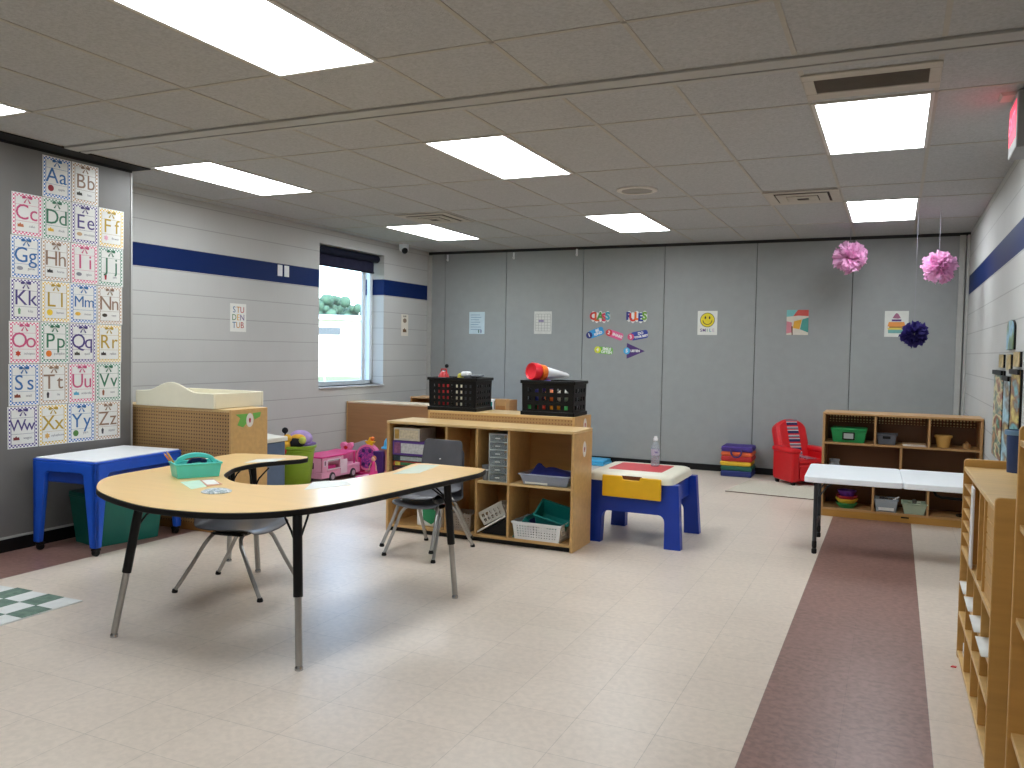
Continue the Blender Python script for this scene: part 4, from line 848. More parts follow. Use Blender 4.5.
for k, (c, nm, x, y, z) in enumerate((((40, 140, 70), 'green', -.15, -.09, 0), ((206, 60, 40), 'red', -.05, -.09, 0), ((226, 150, 40), 'amber', .05, -.09, 0), ((60, 170, 90), 'light green', .14, -.09, 0), ((50, 60, 160), 'blue', -.10, -.08, .088), ((240, 130, 70), 'bright orange', .0, -.08, .088), ((222, 222, 214), 'white', .10, -.08, .088), ((110, 90, 180), 'violet', -.05, -.02, .16))):
    o = MB().ball((0, 0, .05), .05, seg=14).build('play_ball', mat('ball_' + nm.replace(' ', '_'), c, .4)); tag(o, f'{nm} play ball seen through the crate with the megaphone', 'ball', (C2[0] + x, C2[1] + y, hz + z), group='play balls in the crate')
# ------------------------------------------------------------------ toys on the floor
CAMP = r = thing('toy_camper', 'large pink toy camper van with white window frames', 'toy vehicle', (-5.255, 6.88, 0)); LP = mat('light_pink_plastic', (240, 170, 200), .4, var=.05)
b = MB(); b.box(-.30, 0, 0, .78, .045, .12); b.box(-.30, 0, 0, .02, .12, .285); b.box(-.30, -.285, 0, .5, .12, .285); b.box(-.02, 0, 0, .11, .12, .285); b.box(-.02, 0, .36, .43, .12, .285); b.box(-.02, 0, .11, .36, .12, .15); b.box(-.30, 0, .46, .78, .12, .165); b.box(-.02, 0, .11, .36, .255, .285)
b.build('body', LP, r, bevel=.008); MB().box(-.305, .005, -.005, .5, .285, .305).build('roof', HOT, r, bevel=.008); b = MB(); b.hexa([(-.29, .46, .29), (-.01, .46, .29), (-.01, .72, .305), (-.29, .72, .305), (-.29, .46, .30), (-.01, .46, .30), (-.01, .72, .315), (-.29, .72, .315)]); b.box(-.29, -.28, .46, .52, .16, .29); b.box(-.02, -.01, .66, .69, .16, .305); b.build('open_canopy', HOT, r, bevel=.004)
b = MB()
for y0, y1, z0, z1 in ((.10, .37, .14, .265), (.035, .085, .19, .26)):
    for q in ((y0, y1, z1 - .012, z1), (y0, y1, z0, z0 + .012), (y0, y0 + .012, z0, z1), (y1 - .012, y1, z0, z1)): b.box(-.002, .006, *q)
b.build('window_frame', mat('pale_pink_white', (236, 214, 224), .4), r, bevel=.002); MB().box(-.006, .0015, .045, .075, .2, .25).build('small_window', mat('dark_magenta', (120, 40, 90), .4), r); MB().box(-.2, -.1, -.004, .0, .16, .23).build('rear_window', mat('dark_plum', (70, 30, 60), .4), r)
MB().box(-.001, .005, .37, .5, .07, .24).build('door', mat('pale_pink_white', (236, 214, 224), .4), r, bevel=.003); MB().box(-.20, -.04, .13, .34, .12, .18).build('seat_bench', HOT, r, bevel=.01)
for y in (.20, .62):
    for x in (-.30, -.012):
        wl = MB().cyl((x, y, .055), (x + .022, y, .055), .055, seg=24).build('wheel', mat('dark_grey_tyre', (52, 50, 56), .6), r, bevel=.006); MB().cyl((x + .022 if x > -.1 else x - .002, y, .055), (x + .025 if x > -.1 else x, y, .055), .032, seg=20).build('hub', mat('silver_pink', (200, 184, 194), .3), wl)
MB().box(-.29, -.01, .775, .785, .05, .1).build('bumper', HOT, r, bevel=.004)
CAMP.scale = (1, .86, .88)
r = thing('doll_bed_frame', 'small dark tube frame standing between the lime bin and camper', 'toy furniture', (-5.64, 6.70, 0), .1); BR = mat('bronze_tube', (82, 60, 44), .4, .6)
b = MB(); b.tube([(-.16, 0, 0), (-.16, 0, .40), (-.14, 0, .43), (.14, 0, .43), (.16, 0, .40), (.16, 0, 0)], .010, 8); b.tube([(-.16, .35, 0), (-.16, .35, .36), (-.14, .35, .385), (.14, .35, .385), (.16, .35, .36), (.16, .35, 0)], .010, 8); b.build('end_frame', BR, r); b = MB(); b.tube([(.16, 0, .2), (.16, .35, .2)], .008, 8); b.tube([(-.16, 0, .2), (-.16, .35, .2)], .008, 8); b.tube([(.0, 0, .43), (0, .35, .385)], .008, 8); b.build('rail', BR, r)
r = thing('toy_crown_box', 'pink heart shaped toy case on end behind the camper', 'toy', (-5.482, 7.630, 0)); MB().box(-.08, .08, -.05, .05, 0, .24).build('case', PINK, r, bevel=.01); b = MB(); b.prism([(0, .21), (.07, .27), (.085, .31), (.06, .34), (.025, .335), (0, .31), (-.025, .335), (-.06, .34), (-.085, .31), (-.07, .27)], -.03, .03, 'y'); b.build('heart_lid', PINK, r, bevel=.008); MB().prism([(0, .25), (.03, .29), (0, .305), (-.03, .29)], -.036, -.03, 'y').build('red_gem', RED, r)
r = thing('grey_tablet', 'flat grey board toy leaning up behind the camper', 'toy', (-5.346, 7.679, 0)); MB().box(-.02, .02, -.03, .03, 0, .30).build('support', GREYP, r, bevel=.004); b = MB(); b.box(-.12, .12, -.012, .012, -.045, .045, Matrix.Translation((0, -.04, .30)) @ Matrix.Rotation(-.3, 4, 'Y') @ Matrix.Rotation(-.3, 4, 'X')); b.build('board', mat('light_grey_board', (156, 158, 162), .45), r, bevel=.004)
r = thing('toy_wheel_house', 'purple and pink round toy playset beside the camper', 'toy', (-5.210, 7.640, 0)); PU = patches('playset_purple', [(150, 50, 150), (220, 90, 170), (90, 50, 150), (206, 80, 160), (60, 60, 140)], 26); b = MB(); b.lathe([(.0, -.03), (.13, -.03), (.14, -.02), (.14, .02), (.13, .03), (0, .03)], seg=30, m=Matrix.Translation((0, 0, .19)) @ Matrix.Rotation(PI / 2, 4, 'X')); b.build('wheel_panel', PU, r)
b = MB(); b.lathe([(.118, -.034), (.142, -.034), (.142, .034), (.118, .034)], seg=30, m=Matrix.Translation((0, 0, .19)) @ Matrix.Rotation(PI / 2, 4, 'X'), cap=False); b.build('rim', PINK, r); b = MB(); b.box(-.10, -.075, -.05, .05, 0, .19); b.box(.075, .10, -.05, .05, 0, .19); b.box(-.12, .14, -.07, .07, 0, .022); b.build('base', HOT, r, bevel=.004); b = MB()
for a in range(6): MB().ball((.085 * math.cos(a * PI / 3), -.036, .19 + .085 * math.sin(a * PI / 3)), .022, (1, .4, 1), 10).build('seat', mat('playset_dark', (70, 40, 110), .4), r)
b = MB(); b.box(.10, .22, -.06, .06, 0, .27); b.build('tower', mat('deep_violet', (66, 36, 110), .45), r, bevel=.006)
r = thing('toy_star', 'yellow toy figure lying on top of the purple playset', 'toy', (-5.190, 7.640, .325)); b = MB(); b.prism([(.07 * (1 if k % 2 == 0 else .45) * math.cos(k * PI / 5 + .3), .02 + .07 * (1 if k % 2 == 0 else .45) * math.sin(k * PI / 5 + .3)) for k in range(10)], -.02, .02, 'y'); b.build('star', YELLOW, r, bevel=.006); MB().ball((.03, 0, .07), .025).build('knob', ORANGE, r)
r = thing('pink_play_mat', 'flat pink toy tray on the floor beside the shelf', 'toy', (-5.006, 7.407, 0)); MB().prism(rrect(-.14, .16, -.12, .10, .03), 0, .03).build('tray', PINK, r, bevel=.006); MB().prism(rrect(-.11, .13, -.09, .07, .02), .03, .034).build('inlay', LP, r)
r = thing('fashion_doll', 'small doll in pink dress standing on the pink toy tray', 'doll', (-4.986, 7.407, .034)); MB().lathe([(.05, 0), (.035, .07), (.018, .11), (.024, .14), (.012, .155)], seg=18).build('dress', HOT, r); MB().ball((0, 0, .178), .024, (1, 1, 1.15)).build('head', mat('doll_skin', (226, 176, 150), .5), r); MB().ball((0, .008, .184), .027, (1, .9, 1.1)).build('hair', mat('doll_hair', (190, 110, 60), .6), r)
b = MB()
for sx in (-1, 1): b.tube([(sx * .022, 0, .14), (sx * .04, -.01, .10), (sx * .045, -.02, .06)], .006, 6)
b.build('arms', mat('doll_skin', (226, 176, 150), .5), r)
r = thing('toy_dispenser', 'toy tower with sky blue domed cap beside the birch shelf', 'toy', (-4.957, 7.659, 0)); MB().lathe([(.06, 0), (.055, .05), (.045, .06), (.045, .29), (.05, .30)], seg=20).build('clear_tube', mat('orange_pink_tube', (216, 150, 130), .4), r); MB().lathe([(.085, .30), (.085, .315), (.06, .325), (.052, .38), (.035, .41), (0, .415)], seg=24).build('cap', SKY, r)
# ------------------------------------------------------------------ play table, bottle
r = thing('play_table', 'blue legged plastic play table with cream top and yellow drawer', 'table', (-1.71, 6.14, 0)); DB = mat('deep_blue_plastic', (10, 54, 160), .4, var=.06)
ZT = .515; zb = .452
def leg_sheet(b, hw_b, hw_t, y_b, y_t, th, lw, arch, zt, ax):
    """arched side of the moulded base between floor and rim, leaning in towards the top"""
    P = [(-hw_b, 0), (-hw_b + lw, 0)]
    xi = hw_b - lw
    P += [(-xi + .004, arch - .05)] + [(-xi + .05 - .046 * math.cos(a), arch - .05 + .05 * math.sin(a)) for a in (PI / 8, PI / 4, 3 * PI / 8, PI / 2)]
    Q = P + [(-x, z) for x, z in P[::-1]] + [(hw_t, zt), (-hw_t, zt)]
    f = lambda x, z, o: (x, y_b + (y_t - y_b) * z / zt + o, z) if ax == 'y' else (y_b + (y_t - y_b) * z / zt + o, x, z)
    A = [b.bm.verts.new(f(x, z, 0)) for x, z in Q]; B = [b.bm.verts.new(f(x, z, th)) for x, z in Q]; n = len(Q)
    b._f(A[::-1]); b._f(B)
    for i in range(n): b._f([A[i], A[(i + 1) % n], B[(i + 1) % n], B[i]])
b = MB(); leg_sheet(b, .355, .325, -.345, -.315, .07, .118, .235, zb, 'y'); leg_sheet(b, .355, .325, .345, .315, -.07, .118, .235, zb, 'y'); b.box(-.29, .27, -.26, .26, .30, zb)
for v in b.bm.verts: v.co.x += .025
b.build('base', DB, r, smooth=0)
b = MB(); P0 = rrect(-.332, .312, -.335, .335, .07, 6); P1 = rrect(-.328, .308, -.33, .33, .07, 6); P2 = rrect(-.30, .28, -.30, .30, .06, 6)
def loft(b, levels):
    R = [[b.bm.verts.new((x, y, z)) for x, y in P] for P, z in levels]; n = len(R[0]); b._f(R[0][::-1]); b._f(R[-1])
    for A, B in zip(R, R[1:]):
        for i in range(n): b._f([A[i], A[(i + 1) % n], B[(i + 1) % n], B[i]])
loft(b, [(P0, zb), (P1, ZT - .025), (rrect(-.318, .298, -.32, .32, .07, 6), ZT - .008), (P2, ZT)]); b.build('top', mat('ivory_plastic', (232, 228, 208), .35, var=.03), r, smooth=50)
MB().prism(rrect(-.285, .145, -.01, .36, .02)[:0] or rrect(-.225, .185, -.15, .24, .02), ZT, ZT + .002).build('red_board', mat('red_board', (206, 34, 44), .45), r, smooth=0)
dq = Matrix.Translation((0, -.352, 0)) @ Matrix.Rotation(math.radians(-3), 4, 'X')
dr = MB().prism([(-.20, .345), (.235, .34), (.235, .494), (.085, .497), (.075, .472), (-.045, .474), (-.055, .50), (-.20, .50)], -.362, -.34, 'y').build('drawer', YELLOW, r, bevel=.006)
MB().box(-.06, .09, -.345, -.339, .465, .50).build('drawer_handle_recess', mat('recess_brown', (110, 60, 30), .6), dr)
r = thing('water_bottle', 'clear water bottle with white cap on the play table', 'bottle', (-1.655, 6.29, ZT + .002)); MB().lathe([(0, 0), (.028, 0), (.033, .006), (.033, .05), (.031, .055), (.033, .06), (.033, .14), (.030, .155), (.014, .188), (.0135, .2), (0, .2)], seg=24).build('bottle_body', clear('bottle_clear', (214, 222, 230), .32, .05), r)
MB().lathe([(.0165, .198), (.0165, .216), (.012, .222), (.012, .232), (0, .234)], seg=18).build('cap', WHITE, r); MB().lathe([(.0338, .085), (.0338, .135)], seg=24, cap=False).build('label', patches('bottle_label', [(60, 60, 140), (200, 206, 220), (90, 80, 160)], 30), r); MB().lathe([(0, .004), (.030, .004), (.031, .12), (0, .12)], seg=20).build('water', clear('bottle_water', (200, 212, 220), .15, .03), r)
r = thing('blue_mat', 'light blue folded mat on the floor behind the play table', 'mat', (-3.36, 9.80, 0)); MB().box(-.15, .19, -.16, .16, 0, .035).build('lower_fold', SKY, r, bevel=.008); MB().box(-.14, .18, -.15, .15, .035, .065).build('upper_fold', SKY, r, bevel=.008)
# ------------------------------------------------------------------ foam cushions
z = 0.0
for k, (nm, c, hh) in enumerate((('dark blue', (22, 40, 110), .068), ('green', (20, 92, 70), .055), ('yellow', (226, 186, 40), .05), ('red', (190, 40, 40), .06), ('orange', (226, 100, 50), .05), ('purple', (66, 40, 130), .062))):
    mm = mat('foam_' + nm.replace(' ', '_'), c, .55, 0, .08, 20, .2, 80); off = (0, 0, .02, 0, .0, 0)[k]
    r = thing('foam_cushion', f'{nm} square foam cushion in the rainbow stack by the partition', 'cushion', (-1.60 - off / 2, 9.78, z), .02, 'rainbow foam cushions')
    MB().box(-.17, .17, -.165, .165, .001, hh - .001).build('cover', mm, r, bevel=.012, seg=3); MB().tube([(-.172, -.167, hh / 2), (.172, -.167, hh / 2), (.172, .167, hh / 2), (-.172, .167, hh / 2)], .004, 6, True).build('piping', mm, r)
    if nm == 'purple': MB().tube([(-.06, -.172, .03), (-.055, -.185, -.02), (-.03, -.19, -.052), (.0, -.19, -.06), (.03, -.19, -.052), (.055, -.185, -.02), (.06, -.172, .03)], .010, 8).build('handle', mat('handle_purple', (56, 34, 96), .6), r)
    z += hh
# ------------------------------------------------------------------ red recliner; local frame faces -y
r = thing('child_recliner', 'red vinyl child recliner with a striped centre panel', 'armchair', (-.90, 9.53, 0), math.radians(38)); RV = mat('red_vinyl', (206, 16, 26), .4, 0, .06, 12, .15, 60)
b = MB(); b.box(-.15, .15, -.20, .2, .05, .24); b.build('seat_base', RV, r, bevel=.02, seg=3); MB().box(-.15, .15, -.215, .10, .235, .29).build('seat_cushion', RV, r, bevel=.025, seg=4)
for sx in (-1, 1):
    b = MB(); P = rrect(-.225, .17, .04, .39, .04, 4); b.prism(P, sx * .15, sx * .235, 'x'); a_ = b.build('armrest', RV, r, bevel=.02, seg=3); q = MB(); q.prism(rrect(-.235, .175, .345, .40, .025, 4), sx * .14, sx * .248, 'x'); q.build('arm_pad', RV, a_, bevel=.018, seg=3)
mb = Matrix.Translation((0, .11, .22)) @ Matrix.Rotation(math.radians(-20), 4, 'X')
def bk(b, y0, y1, s):
    P = [(-.165 * s, 0), (.165 * s, 0), (.185 * s, .2), (.185 * s, .36)] + [(.185 * s * math.cos(a), .36 + .12 * s * math.sin(a)) for a in (PI * k / 12 for k in range(1, 12))] + [(-.185 * s, .36), (-.185 * s, .2)]
    A = [b.bm.verts.new(mb @ Vector((x, y0, zz))) for x, zz in P]; B = [b.bm.verts.new(mb @ Vector((x, y1, zz))) for x, zz in P]; n = len(P); b._f(A[::-1]); b._f(B)
    for i in range(n): b._f([A[i], A[(i + 1) % n], B[(i + 1) % n], B[i]])
b = MB(); bk(b, -.05, .08, 1); b.build('backrest', RV, r, bevel=.03, seg=4); b = MB(); bk(b, -.062, -.045, .86); b.build('back_cushion', RV, r, bevel=.015, seg=3)
ST = stripes('scarf_stripes', [(0, (24, 28, 80)), (.32, (200, 200, 204)), (.42, (206, 16, 26)), (.52, (110, 116, 130)), (.72, (200, 200, 204)), (.82, (206, 16, 26))], .088)
b = MB(); b.box(-.065, .065, -.070, -.060, .02, .46, mb); b.build('striped_panel', ST, r, smooth=0); MB().box(-.055, .055, -.218, .06, .288, .296).build('striped_seat_panel', stripes('seat_stripes', [(0, (24, 28, 80)), (.32, (200, 200, 204)), (.42, (206, 16, 26)), (.52, (110, 116, 130)), (.72, (200, 200, 204)), (.82, (206, 16, 26))], .088, 1), r, smooth=0)
MB().prism(rrect(-.145, .145, .055, .225, .03, 4), -.225, -.2, 'y').build('footrest', RV, r, bevel=.012, seg=3)
for sx in (-.19, .19):
    for sy in (-.17, .14): MB().taper(sx, sy, 0, .05, .03, .03, .045, .045).build('foot', BLACK, r)
# ------------------------------------------------------------------ white folding table
r = thing('folding_table', 'white plastic folding table with grey legs before the brown shelf', 'table', (.015, 6.50, 0), .03); FZ = .553; GL = mat('charcoal_tube', (62, 64, 68), .4, .5)
for x0, x1 in ((-.575, .0492), (.0498, .61)): MB().prism(rrect(x0, x1, -.38, .38, .035 if True else 0), FZ - .042, FZ).build('table_panel', mat('white_blow_moulded', (242, 246, 250), .4, 0, .02, 30, .1, 200), r, bevel=.006, seg=3)
for x, s in ((-.50, 1), (.54, -1)):
    b = MB()
    for y in (-.29, .29): b.cyl((x, y, .03), (x, y, FZ - .042), .014, seg=12)
    b.tube([(x, -.29, FZ - .06), (x, .29, FZ - .06)], .011, 8); b.tube([(x, -.29, .16), (x, .29, .16)], .009, 8); lg = b.build('leg', GL, r)
    for y in (-.29, .29): MB().lathe([(.014, 0), (.018, .005), (.018, .03), (.013, .035), (.016, .05), (.016, .085), (.013, .09)], (x, y, 0), 12).build('foot_cap', BLACK, lg)
    b = MB()
    for y in (-.27, .27): b.tube([(x + s * .01, y, FZ - .17), (x + s * .07, y, FZ - .08), (x + s * .12, y, FZ - .045)], .006, 6)
    b.build('brace', GL, lg)
MB().cyl((.0495, -.30, FZ - .04), (.0495, .30, FZ - .04), .008).build('hinge', GL, r)
# ------------------------------------------------------------------ brown shelf by the far corner
BX0, BX1, BYF = -.555, .668, 7.71; cx = (BX0 + BX1) / 2
r = thing('brown_shelf', 'wide brown wood shelf of three tiers behind the folding table', 'shelf', (cx, BYF, 0)); hw = (BX1 - BX0) / 2; d = .36; h = .902
PEGB = pegboard('pegboard_backlit_dots', (124, 82, 42), (250, 226, 170), .0254, .27); LB = mat('dark_shelf_back', (120, 78, 40), .5, 0, .1, 6)  # bright dots paint the light that shows through the peg holes
for sx in (-1, 1): MB().box(min(sx * hw, sx * (hw - .022)), max(sx * hw, sx * (hw - .022)), 0, d, 0, h - .02).build('side_panel', OAKE, r, bevel=.004)
MB().box(-hw, hw, -.003, d, h - .02, h).build('top_panel', OAKE, r, bevel=.004)
MB().box(-hw + .022, hw - .022, d - .008, d - .002, .03, .80).build('back_panel', LB, r, smooth=0); MB().box(-hw + .022, hw - .022, d - .008, d - .002, .80, .885).build('pegboard_panel', PEGB, r, smooth=0)
for z in (.075, .345, .645): MB().box(-hw + .022, hw - .022, .002, d - .008, z - .018, z).build('shelf', OAKE, r, bevel=.003)
MB().box(-hw + .022, hw - .022, .0, .02, .0, .058).build('plinth', wood('oak_plinth', (186, 136, 62)), r); MB().box(.03, .09, -.003, .0, .038, .05).build('plinth_slot', DARK, r)
fx = lambda X: X - cx
for X, z0, z1 in ((-.135, .645, h - .02), (.277, .645, h - .02), (.07, .345, .627), (-.135, .075, .327), (.285, .075, .327)): MB().box(fx(X) - .009, fx(X) + .009, .002, d - .008, z0, z1).build('divider', OAKE, r, bevel=.002)
yb = BYF + .13
r = thing('green_tub', 'green lidded box with a grey label on the top tier', 'storage bin', (-.345, yb, .645)); MB().tub(.25, .17, .10, .004, .012, .003).build('tub', GREEN, r, bevel=.008); MB().prism(rrect(-.145, .145, -.105, .105, .02), .10, .125).build('lid', GREEN, r, bevel=.006); MB().box(-.05, .05, -.104, -.094, .025, .09).build('label_holder', BLACK, r); MB().box(-.038, .038, -.106, -.104, .035, .08).build('label_card', mat('grey_label', (170, 176, 170), .5), r)
r = MB().tub(.13, .13, .09, .004, .012, .008).build('grey_bin', mat('slate_plastic', (92, 96, 104), .45), bevel=.006); tag(r, 'small slate grey open bin on the top tier', 'bin', (-.045, yb - .02, .645)); MB().box(-.03, .03, -.078, -.072, .05, .072).build('handle_slot', DARK, r)
for k, lab in enumerate(('lower of two thin pale books on the top tier', 'upper of two thin pale books on the top tier')):
    o = thing('picture_book', lab, 'book', (.165, yb - .03, .645 + k * .009), .05 - k * .08, 'books on the top tier'); MB().box(-.09, .09, -.08, .08, 0, .009).build('cover', mat(f'book_{k}', ((206, 176, 126), (196, 160, 116))[k], .5), o, bevel=.001); MB().box(-.086, .088, -.082, .078, .0018, .0072).build('pages', PAPER, o)
r = MB().lathe([(.045, 0), (.06, .09), (.066, .092), (.066, .10), (.06, .10), (.042, .006), (0, .006)], seg=24).build('tan_pot', TAN); tag(r, 'tan flower pot on the top tier', 'pot', (.385, yb - .03, .645)); MB().lathe([(.0605, .082), (.068, .082), (.068, .101), (.06, .101)], seg=24, cap=False).build('rim', TAN, r)
r = MB().lathe([(.025, 0), (.03, .02), (.028, .035), (.0, .045)], seg=16).build('wooden_knob_toy', OAKE); tag(r, 'tiny brown wooden toy alone at the end of the top tier', 'toy', (.56, yb, .645)); MB().ball((0, 0, .045), .012).build('knob', OAK, r)
r = thing('glass_jar', 'clear jar of trinkets on the middle tier above the table', 'jar', (-.455, yb - .03, .345)); MB().lathe([(.045, 0), (.05, .01), (.05, .10), (.04, .12), (.04, .13)], seg=20).build('jar_body', CLEAR, r); MB().lathe([(.043, .128), (.043, .145), (0, .147)], seg=20).build('lid', GREYP, r); MB().ball((0, 0, .05), .04, (1, 1, 1)).build('trinkets', mat('grey_trinkets', (150, 150, 156), .4, .4, .3, 60), r)
b = MB(); b.tube([(-.2, 0, .02), (-.1, .02, .05), (.02, 0, .03), (.12, .02, .055), (.22, 0, .02)], .028, 8); o = b.build('black_bag', mat('black_fabric', (20, 20, 24), .9, bump=.4, bscale=60)); tag(o, 'black fabric bag lying flat on the middle tier', 'bag', (.33, yb, .345)); MB().tube([(-.05, -.03, .05), (0, -.05, .085), (.05, -.03, .05)], .008, 6).build('handle', BLACK, o)
z = .075
for k, (nm, c, rr_, hh) in enumerate((('green', (40, 130, 70), .085, .045), ('yellow', (226, 190, 60), .088, .045), ('red', (170, 40, 60), .085, .035), ('purple', (84, 40, 120), .075, .05))):
    o = MB().lathe([(rr_ * .7, 0), (rr_, hh * .75), (rr_ + .004, hh), (rr_ - .004, hh), (rr_ * .66, .004), (0, .004)], seg=28).build('stacking_bowl', mat('bowl_' + nm, c, .4)); tag(o, f'{nm} bowl in the colourful stack on the bottom tier', 'bowl', (-.345, yb - .04, z), group='colourful stacked bowls'); z += hh * .8
r = thing('metal_play_bin', 'clear bin of toy metal pans on the bottom tier', 'bin', (-.03, yb - .04, .075)); MB().tub(.155, .15, .11, .004, .012, .006).build('tub', CLEAR, r, bevel=.004); MB().box(-.06, .06, -.086, -.08, .015, .04).build('printed_label', PAPER, r)
for x, zz, lab in ((-.03, .06, 'toy steel pan sticking up in the clear bin'), (.035, .045, 'toy steel lid lying in the clear bin beside the pan')):
    o = MB().lathe([(0, 0), (.035, 0), (.04, .05), (.042, .052), (.036, .05), (.03, .005), (0, .004)], seg=20).build('toy_pan', CHROME); tag(o, lab, 'toy', (-.03 + x, yb - .04, .075 + zz), rot=(.3, .3 if x < 0 else -.4, 0)); MB().cyl((.038, 0, .045), (.09, 0, .055), .005).build('handle', CHROME, o)
r = MB().tub(.15, .14, .095, .004, .018, .008).build('mint_bin', mat('pale_green_plastic', (170, 186, 160), .45), bevel=.006); tag(r, 'pale green open bin on the bottom tier', 'bin', (.185, yb - .05, .075))
for k in range(3): MB().box(-.05 + k * .035, -.02 + k * .035, -.05, .05, .02, .10 + .012 * (k % 2)).build('filler', mat(f'filler_{k}', ((150, 160, 130), (90, 90, 80), (190, 196, 176))[k], .6), r, bevel=.003)
r = thing('black_hanger', 'black curved handle toy on the bottom tier below the table', 'toy', (.44, yb, .075)); MB().tube([(-.12, 0, .215), (-.09, 0, .16), (-.05, 0, .145), (.14, 0, .14)], .012, 8).build('bar', BLACK, r); MB().cyl((.12, 0, 0), (.12, 0, .15), .012).build('post', BLACK, r); MB().lathe([(.06, 0), (.06, .012), (.02, .02)], (.12, 0, 0), 18).build('base', BLACK, r)
# ------------------------------------------------------------------ birch cubby unit on the side wall (opens towards the room, -x)
Q0, Q1, QX = 3.19, 4.36, .318
r = thing('cubby_unit', 'birch mail slot cubby unit with papers against the side wall', 'cubby', (QX, Q0, 0), .013); L = Q1 - Q0; D = .33; QH = .895
MP = wood('maple_cubby', (206, 160, 88), .4); MP2 = wood('maple_cubby_edge', (222, 184, 120), .35)
for a in (0, L - .02): 
    MB().prism(rrect(0, D, 0, QH + .035, .015, 3), a, a + .02, 'y').build('end_panel', MP, r, bevel=.003)
for k, zz in enumerate((.78, .5, .22)): MB().cyl((.28 - .006 * k, -.006, zz), (.28 - .006 * k, 0, zz), .009).build('bolt', mat('bolt_bronze', (96, 74, 50), .4, .6), r)
MB().box(.002, D, .02, L - .02, QH - .018, QH).build('top_panel', MP2, r, bevel=.002); MB().box(D - .006, D, .02, L - .02, .04, QH - .018).build('back_panel', MP, r, smooth=0)
for zz in (.04, .225, .37, .53): MB().box(.002, D - .006, .02, L - .02, zz - .018 if zz > .05 else .022, zz).build('shelf', MP2, r, bevel=.002)
MB().box(.02, .035, .02, L - .02, 0, .022).build('plinth', OAK, r)
for k in (1, 2, 3): MB().box(.004, D - .006, .02 + (L - .04) * k / 4 - .008, .02 + (L - .04) * k / 4 + .008, .04, .512).build('divider', MP, r, bevel=.002)
for yv in (.33, .50, .78): MB().box(.004, D - .006, yv - .008, yv + .008, .53, QH - .018).build('divider', MP, r, bevel=.002)
for k in range(1, 6):
    MB().box(.004, D - .006, .79, L - .02, .53 + k * .056, .53 + k * .056 + .006).build('slot_shelf', MP2, r, smooth=0)
for k in range(6): MB().box(.012, D - .02, .023, .319, .533 + k * .056, .533 + k * .056 + .051).build('drawer', MP, r, bevel=.002)
o = MB().box(0, .008, -.045, .045, 0, .33).build('white_board', WHITE, bevel=.002); tag(o, 'tall narrow white board standing against the cubby slots', 'board', (QX - .012, Q0 + .72, .531)); MB().box(-.001, 0, -.03, .03, .29, .31).build('label', PAPER, o)
for k, (yv, lab) in enumerate(((1.0, 'white paper hanging from the cubby, deepest in the room'), (.73, 'white paper hanging from the cubby, second from the deep end'), (.45, 'white paper hanging from the cubby, third from the deep end'), (.17, 'white paper hanging from the cubby, nearest the camera'))):
    o = thing('paper_sheet', lab, 'paper', (QX, Q0 + yv, .37), 0, 'papers hanging from the cubby'); b = MB(); rr = []
    for i in range(6): t = i / 5; rr.append([(.16 - t * .178, yy, .003 - .006 * max(0, t - .8)) for yy in (-.115, -.03, .03, .115)])
    b.grid(rr).build('sheet', PAPER, o, solid=.0012, smooth=60)
    MB().box(-.012, .16, -.11, .11, .0, .0015).build('second_sheet', PAPER, o)
o = MB().box(0, .15, -.09, .09, 0, .05).build('paper_pile', PAPER, smooth=0); tag(o, 'white paper pile in the lowest cubby at the deep end', 'paper', (QX + .006, Q0 + 1.02, .041)); MB().box(-.001, .0, -.085, .085, .02, .024).build('divider_sheet', GREYP, o)
r = thing('navy_bucket', 'small navy bucket standing on the birch cubby unit', 'bucket', (.497, 4.24, QH)); NB = mat('navy_bucket_plastic', (36, 62, 112), .45); MB().lathe([(.036, 0), (.042, .17), (.047, .172), (.047, .182), (.042, .182), (.034, .006), (0, .006)], seg=24).build('tub', NB, r); MB().lathe([(.0475, .165), (.05, .17), (.05, .185), (.046, .187)], seg=24, cap=False).build('rim', SKY if False else mat('pale_blue_rim', (110, 150, 190), .4), r)
# taller unit nearest the camera
r = thing('tall_cubby', 'taller birch shelf unit at the picture edge, nearest the camera', 'shelf', (.343, 1.70, 0)); L = 1.20; D = XR - .343 - .012; QH = 1.195
for a in (0, L - .02): MB().prism(rrect(0, D, 0, QH, .015, 3), a, a + .02, 'y').build('end_panel', MP, r, bevel=.003)
MB().box(.002, D, .02, L - .02, QH - .06, QH - .042).build('top_panel', MP2, r, bevel=.002); MB().box(D - .006, D, .02, L - .02, .04, QH - .06).build('back_panel', MP, r, smooth=0)
for zz in (.05, .27, .62, .9): MB().box(.01, D - .006, .02, L - .02, zz - .018, zz).build('shelf', MP2, r, bevel=.002)
r = thing('yellow_cup', 'small yellow cup on top of the taller shelf unit', 'cup', (.40, 2.84, QH - .042)); MB().lathe([(.018, 0), (.022, .05), (.0245, .052), (.02, .05), (.015, .004), (0, .004)], seg=18).build('cup', YELLOW, r); MB().lathe([(.0235, .047), (.0255, .05), (.0235, .053)], seg=18, cap=False).build('rim', YELLOW, r)
b = MB(); b.prism([(-.012, -.008), (.010, -.010), (.014, .006), (-.004, .010)], 0, .004); o = b.build('plastic_scrap', RED, smooth=0); tag(o, 'tiny red scrap lying on the floor near the cubby', 'scrap', (.284, 4.216, 0)) if False else tag(o, 'tiny red scrap lying on the floor near the cubby', 'scrap', (.284, 4.216, 0))
